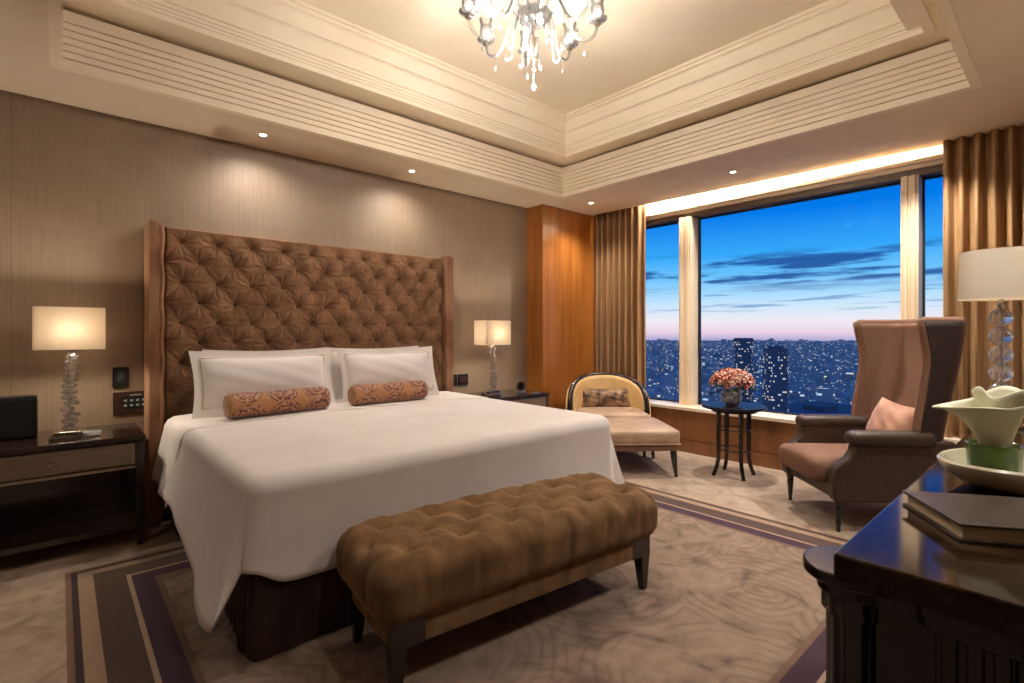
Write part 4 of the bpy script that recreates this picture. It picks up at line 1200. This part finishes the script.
def facade(name, base, cell=(3.2, 3.2, 3.6), lit=.72, st=1.2):
    t = NT(name); p = t.add('BsdfPrincipled'); p.inputs['Base Color'].default_value = (*base, 1); p.inputs['Roughness'].default_value = .6
    tc = t.add('TexCoord'); mp = t.add('Mapping'); mp.inputs['Scale'].default_value = tuple(1/c for c in cell); t.l(tc.outputs['Object'], mp.inputs[0])
    fl = t.add('VectorMath', operation='FLOOR'); t.l(mp.outputs[0], fl.inputs[0])
    wn = t.add('TexWhiteNoise'); oi = t.add('ObjectInfo'); wn.noise_dimensions = '4D'; t.l(fl.outputs[0], wn.inputs['Vector']); t.l(oi.outputs['Random'], wn.inputs['W'])
    fr = t.add('VectorMath', operation='FRACTION'); t.l(mp.outputs[0], fr.inputs[0])
    s = t.add('SeparateXYZ'); t.l(fr.outputs[0], s.inputs[0])
    ok = t.math('MULTIPLY', t.math('GREATER_THAN', s.outputs[2], .45), t.math('GREATER_THAN', wn.outputs['Value'], lit))
    ge = t.add('NewGeometry'); sn = t.add('SeparateXYZ'); t.l(ge.outputs['Normal'], sn.inputs[0])
    ok = t.math('MULTIPLY', ok, t.math('LESS_THAN', t.math('ABSOLUTE', sn.outputs[2]), .5))
    t.l(t.math('MULTIPLY', ok, st), p.inputs['Emission Strength']); t.l(t.ramp(wn.outputs['Value'], [(lit, (.55, .75, 1.)), ((1+lit)/2, (.95, .92, .85)), (1., (1., .78, .5))]), p.inputs['Emission Color'])
    t.l(p.outputs[0], t.out.inputs[0]); return t.m
M['facade'] = facade('office_facade', srgb(165, 165, 172), (3, 3, 3.2), .94, .5)
M['facade_dark'] = facade('tower_facade', srgb(90, 92, 105), (1.9, 1.9, 3.3), .84, .5)
M['roofdark'] = mat('flat_roof', srgb(100, 102, 112), .8, scale=.02)
g = MB(); n = 96
g.add([(0, 0, GZ)] + [(12500*math.cos(-PI*.62+PI*1.24*k/n), 12500*math.sin(-PI*.62+PI*1.24*k/n), GZ) for k in range(n+1)], [(0, k+1, k+2) for k in range(n)])
tag(g.build('city_ground', city_ground()), 'distant city blocks with scattered street lights at dusk', 'city', kind='stuff')
def cpos(px, dist):
    u = (px-512)/506.7
    return (.6656+u*.7463)*dist, (.7463-u*.6656)*dist
def tower(label, px, dist, wpx, topy, kind):
    x, y = cpos(px, dist); w = wpx/506.7*dist; zt = 1.3-(topy-333)/506.7*dist
    t = thing('tower_block', label, 'skyscraper', (x, y, GZ), R(48 if kind else 20))
    h = zt-GZ
    if kind:
        c = w*.24
        pts = [(-w/2+c, -w/2), (w/2-c, -w/2), (w/2, -w/2+c), (w/2, w/2-c), (w/2-c, w/2), (-w/2+c, w/2), (-w/2, w/2-c), (-w/2, -w/2+c)]
        MB().prism(pts, 0, h-8).build('shaft', M['facade_dark'], t)
        MB().prism([(a*.93, b*.93) for a, b in pts], h-8, h-3).build('crown', M['roofdark'], t)
        MB().prism([(a*.6, b*.6) for a, b in pts], h-3, h).build('roof_plant', M['roofdark'], t)
    else:
        MB().lathe([(w*.5, 0), (w*.5, h-6)], 28).build('shaft', M['facade_dark'], t)
        MB().lathe([(w*.53, h-6), (w*.53, h-2), (w*.45, h)], 28).build('crown', M['roofdark'], t)
    return t
tower('dark round skyscraper rising to the horizon behind the flowers', 743.5, 760, 18, 338, 0)
tower('dark square skyscraper with lit windows right of the flowers', 775.5, 640, 21, 346, 1)
# large low dark hall near the window corner
x_, y_ = cpos(822, 860)
t = thing('exhibition_hall', 'broad low dark flat-roofed building beyond the window beside the armchair', 'building', (x_, y_, GZ), R(-12))
MB().box(-95, 95, -80, 70, 0, 42).build('hall', M['roofdark'], t)
MB().box(-95, 95, -82, -80, 0, 44).box(-97, -95, -82, 72, 0, 44).build('parapet', M['facade'], t)
MB().box(-30, 10, -20, 15, 42, 50).build('roof_plant', M['roofdark'], t)
rnd = random.Random(31)
M['lowrise'] = facade('low_rise_facade', srgb(170, 168, 170), (11, 11, 7), .90, .6)
lr = MB()
for k in range(5200):
    px = rnd.uniform(640, 950); dist = 720*(9500/720)**(rnd.random()**.85); x, y = cpos(px, dist)
    if math.hypot(x-x_, y-y_) < 150 or (abs(px-743) < 14 and abs(dist-760) < 60) or (abs(px-775) < 16 and abs(dist-640) < 90): continue
    sc_ = .7+dist/4000; w_ = rnd.uniform(12, 30)*sc_; d_ = rnd.uniform(12, 30)*sc_; h_ = rnd.uniform(8, 30)*(1+.4*(dist > 3000))
    if rnd.random() < .06: h_ *= 2.2
    a = rnd.choice((.1, .5, .9)); b_ = MB().box(-w_/2, w_/2, -d_/2, d_/2, 0, h_)
    lr.add([(x+p[0]*math.cos(a)-p[1]*math.sin(a), y+p[0]*math.sin(a)+p[1]*math.cos(a), GZ+p[2]) for p in b_.v], b_.f)
tag(lr.build('city_fabric', M['lowrise'], smooth=20), 'endless carpet of small low-rise city buildings stretching to the horizon', 'city', kind='stuff')
rnd = random.Random(12)
protos = []; placed = []
for k in range(5):
    w, d, h = [(34, 26, 46), (26, 26, 70), (48, 22, 34), (22, 30, 58), (60, 30, 28)][k]
    protos.append((w, d, h, None))
cnt = 0; tries = 0
while cnt < 170 and tries < 4000:
    tries += 1
    px = rnd.uniform(646, 944); v = rnd.random()
    dist = 700*(5200/700)**(v**1.1)
    if abs(px-743) < 14 and dist < 800: continue
    if abs(px-775) < 16 and dist < 760: continue
    if 775 < px < 880 and dist < 1080: continue
    x, y = cpos(px, dist)
    if any(math.hypot(x-a, y-b) < 78 for a, b in placed) or math.hypot(x-x_, y-y_) < 190: continue
    placed.append((x, y))
    k = rnd.randrange(5); w, d, h, pr = protos[k]
    if pr is None:
        m = MB().box(-w/2, w/2, -d/2, d/2, 0, h).box(-w/5, w/6, -d/5, d/5, h, h+5)
        pr = m.build('city_building', M['facade']); protos[k] = (w, d, h, pr); o = pr
    else:
        o = pr.copy(); link(o)
    o.location = (x, y, GZ); o.rotation_euler = (0, 0, rnd.choice((.3, .5, 1.2, -.2))); s = rnd.uniform(.75, 1.35)
    o.scale = (1, 1, s)
    tag(o, 'distant mid-rise city building with scattered lit windows beyond the window', 'building', 'distant city buildings')
    cnt += 1

# ------------------------------------------------------------------ sky
w = bpy.data.worlds.new('dusk_sky'); SC.world = w; w.use_nodes = True
nt = w.node_tree; nt.nodes.clear()
T = NT.__new__(NT); T.t = nt; T.n = nt.nodes
out = nt.nodes.new('ShaderNodeOutputWorld'); bg = nt.nodes.new('ShaderNodeBackground')
tc = nt.nodes.new('ShaderNodeTexCoord'); sp = nt.nodes.new('ShaderNodeSeparateXYZ'); nt.links.new(tc.outputs['Generated'], sp.inputs[0])
zc = sp.outputs[2]
skyc = T.ramp(T.math('MULTIPLY', T.math('ADD', zc, .02), 2.5), [
    (0., srgb(110, 122, 180)), (.05, srgb(206, 184, 198)), (.10, srgb(216, 208, 214)), (.16, srgb(192, 208, 222)), (.22, srgb(154, 196, 224)),
    (.30, srgb(100, 176, 224)), (.40, srgb(48, 150, 220)), (.575, srgb(0, 108, 208)), (.75, srgb(0, 86, 186)), (1., srgb(50, 96, 170))])
az = T.math('ARCTAN2', sp.outputs[1], sp.outputs[0])
def cloud(sa, sz, seed, lo, hi, zlo, zhi):
    cb = nt.nodes.new('ShaderNodeCombineXYZ')
    nt.links.new(T.math('MULTIPLY', az, sa), cb.inputs[0]); nt.links.new(T.math('MULTIPLY', T.math('ADD', zc, T.math('MULTIPLY', az, .02)), sz), cb.inputs[1]); cb.inputs[2].default_value = seed
    n_ = nt.nodes.new('ShaderNodeTexNoise'); n_.inputs['Scale'].default_value = 1.; n_.inputs['Detail'].default_value = 6; n_.inputs['Roughness'].default_value = .55
    nt.links.new(cb.outputs[0], n_.inputs['Vector'])
    f = nt.nodes.new('ShaderNodeMapRange'); f.interpolation_type = 'SMOOTHSTEP'; nt.links.new(n_.outputs[0], f.inputs[0]); f.inputs[1].default_value = lo; f.inputs[2].default_value = hi
    mk = nt.nodes.new('ShaderNodeMapRange'); mk.interpolation_type = 'SMOOTHSTEP'; nt.links.new(T.math('ABSOLUTE', T.math('SUBTRACT', zc, (zlo+zhi)/2)), mk.inputs[0])
    mk.inputs[1].default_value = (zhi-zlo)/2; mk.inputs[2].default_value = (zhi-zlo)/5; 
    return T.math('MULTIPLY', f.outputs[0], mk.outputs[0])
c1 = cloud(5., 55, 3.1, .46, .58, .07, .15)
c2 = cloud(7, 140, 8.4, .52, .64, .03, .09)
col = T.mix(T.math('MULTIPLY', c1, .9), skyc, srgb(26, 66, 136))
col = T.mix(T.math('MULTIPLY', c2, .7), col, srgb(92, 132, 176))
nt.links.new(col, bg.inputs[0]); bg.inputs[1].default_value = 1.0
nt.links.new(bg.outputs[0], out.inputs[0])

# ------------------------------------------------------------------ lights
WARM = (1, .87, .72); WARM2 = (1, .915, .84)
def light(name, typ, loc, power, col=WARM, size=.05, rot=None, spot=None, blend=.6, sy=None, parent=None):
    l = bpy.data.lights.new(name, typ); l.energy = power; l.color = col
    if typ == 'AREA':
        l.size = size
        if sy: l.shape = 'RECTANGLE'; l.size_y = sy
    else: l.shadow_soft_size = size
    if typ == 'SPOT': l.spot_size = R(spot); l.spot_blend = blend
    o = bpy.data.objects.new(name, l); o.location = loc
    if rot: o.rotation_euler = rot
    return link(o)
for i, ((x, y), lab) in enumerate(dls):
    if i < 2: light('downlight_or_fill_beam', 'SPOT', (x, y+.0, H-.02), 28, WARM2, .03, (R(4), 0, 0), 150, 1.)
    else: light('downlight_or_fill_beam', 'SPOT', (x, y, H-.02), 80 if i == 2 else 150, WARM2, .03, (0, 0, 0), 125, 1.)
# unseen fill spots added at soffit level, with no fixtures
for x, y, e in ((-.9, 4.1, 30), (-.9, 2.6, 8), (-.9, .9, 6), (.9, .0, 40), (2.4, .0, 80), (3.9, .0, 110), (4.75, .75, 110)):
    light('downlight_or_fill_beam', 'SPOT', (x, y, H-.02), e, WARM2, .03, (0, 0, 0), 115, .8)
for x, y, z_, e in ((.045, 4.12, .675+.64, 20), (3.40, 4.12, .65+.64, 20)):
    light('bedside_bulb', 'POINT', (x, y, z_), e, (1, .84, .64), .045)
light('drum_lamp_bulb', 'POINT', (3.007, .226, .90+.635), 8, (1, .82, .6), .04)
for k in range(8):
    a = base_ang + R(5) + k*PI/4
    light('chandelier_bulb', 'POINT', (CH[0]+.38*math.cos(a), CH[1]+.38*math.sin(a), 3.12+.085), 2.6, WARM2, .06)
for k in range(4): light('chandelier_fill', 'POINT', (CH[0]+.22*math.cos(k*PI/2+.4), CH[1]+.22*math.sin(k*PI/2+.4), 2.90), 14, WARM2, .04)  # added fill lights hanging free below the arms, not bulbs of the chandelier

light('cove_strip', 'AREA', (edge(2.07)+.01, 2.07, 2.915), 70, (1, .90, .76), .04, (0, R(-62), .057), sy=2.75)

# ------------------------------------------------------------------ camera
cam = bpy.data.cameras.new('camera'); co = bpy.data.objects.new('camera', cam); link(co)
cam.sensor_width = 36; cam.lens = 36*506.7/1024; cam.shift_y = -8.5/1024
cam.clip_start = .05; cam.clip_end = 30000
co.location = (0, 0, 1.3); co.rotation_euler = (R(90), 0, R(48.27)-PI/2)
SC.camera = co
SC.view_settings.view_transform = 'Standard'; SC.view_settings.look = 'None'
SC.view_settings.gamma = 1; SC.view_settings.exposure = 0.42; SC.view_settings.use_curve_mapping = False
cy = SC.cycles
cy.max_bounces = 10; cy.diffuse_bounces = 5; cy.glossy_bounces = 4; cy.transmission_bounces = 8; cy.transparent_max_bounces = 16
cy.caustics_reflective = False; cy.caustics_refractive = False; cy.sample_clamp_indirect = 6
cy.use_denoising = True
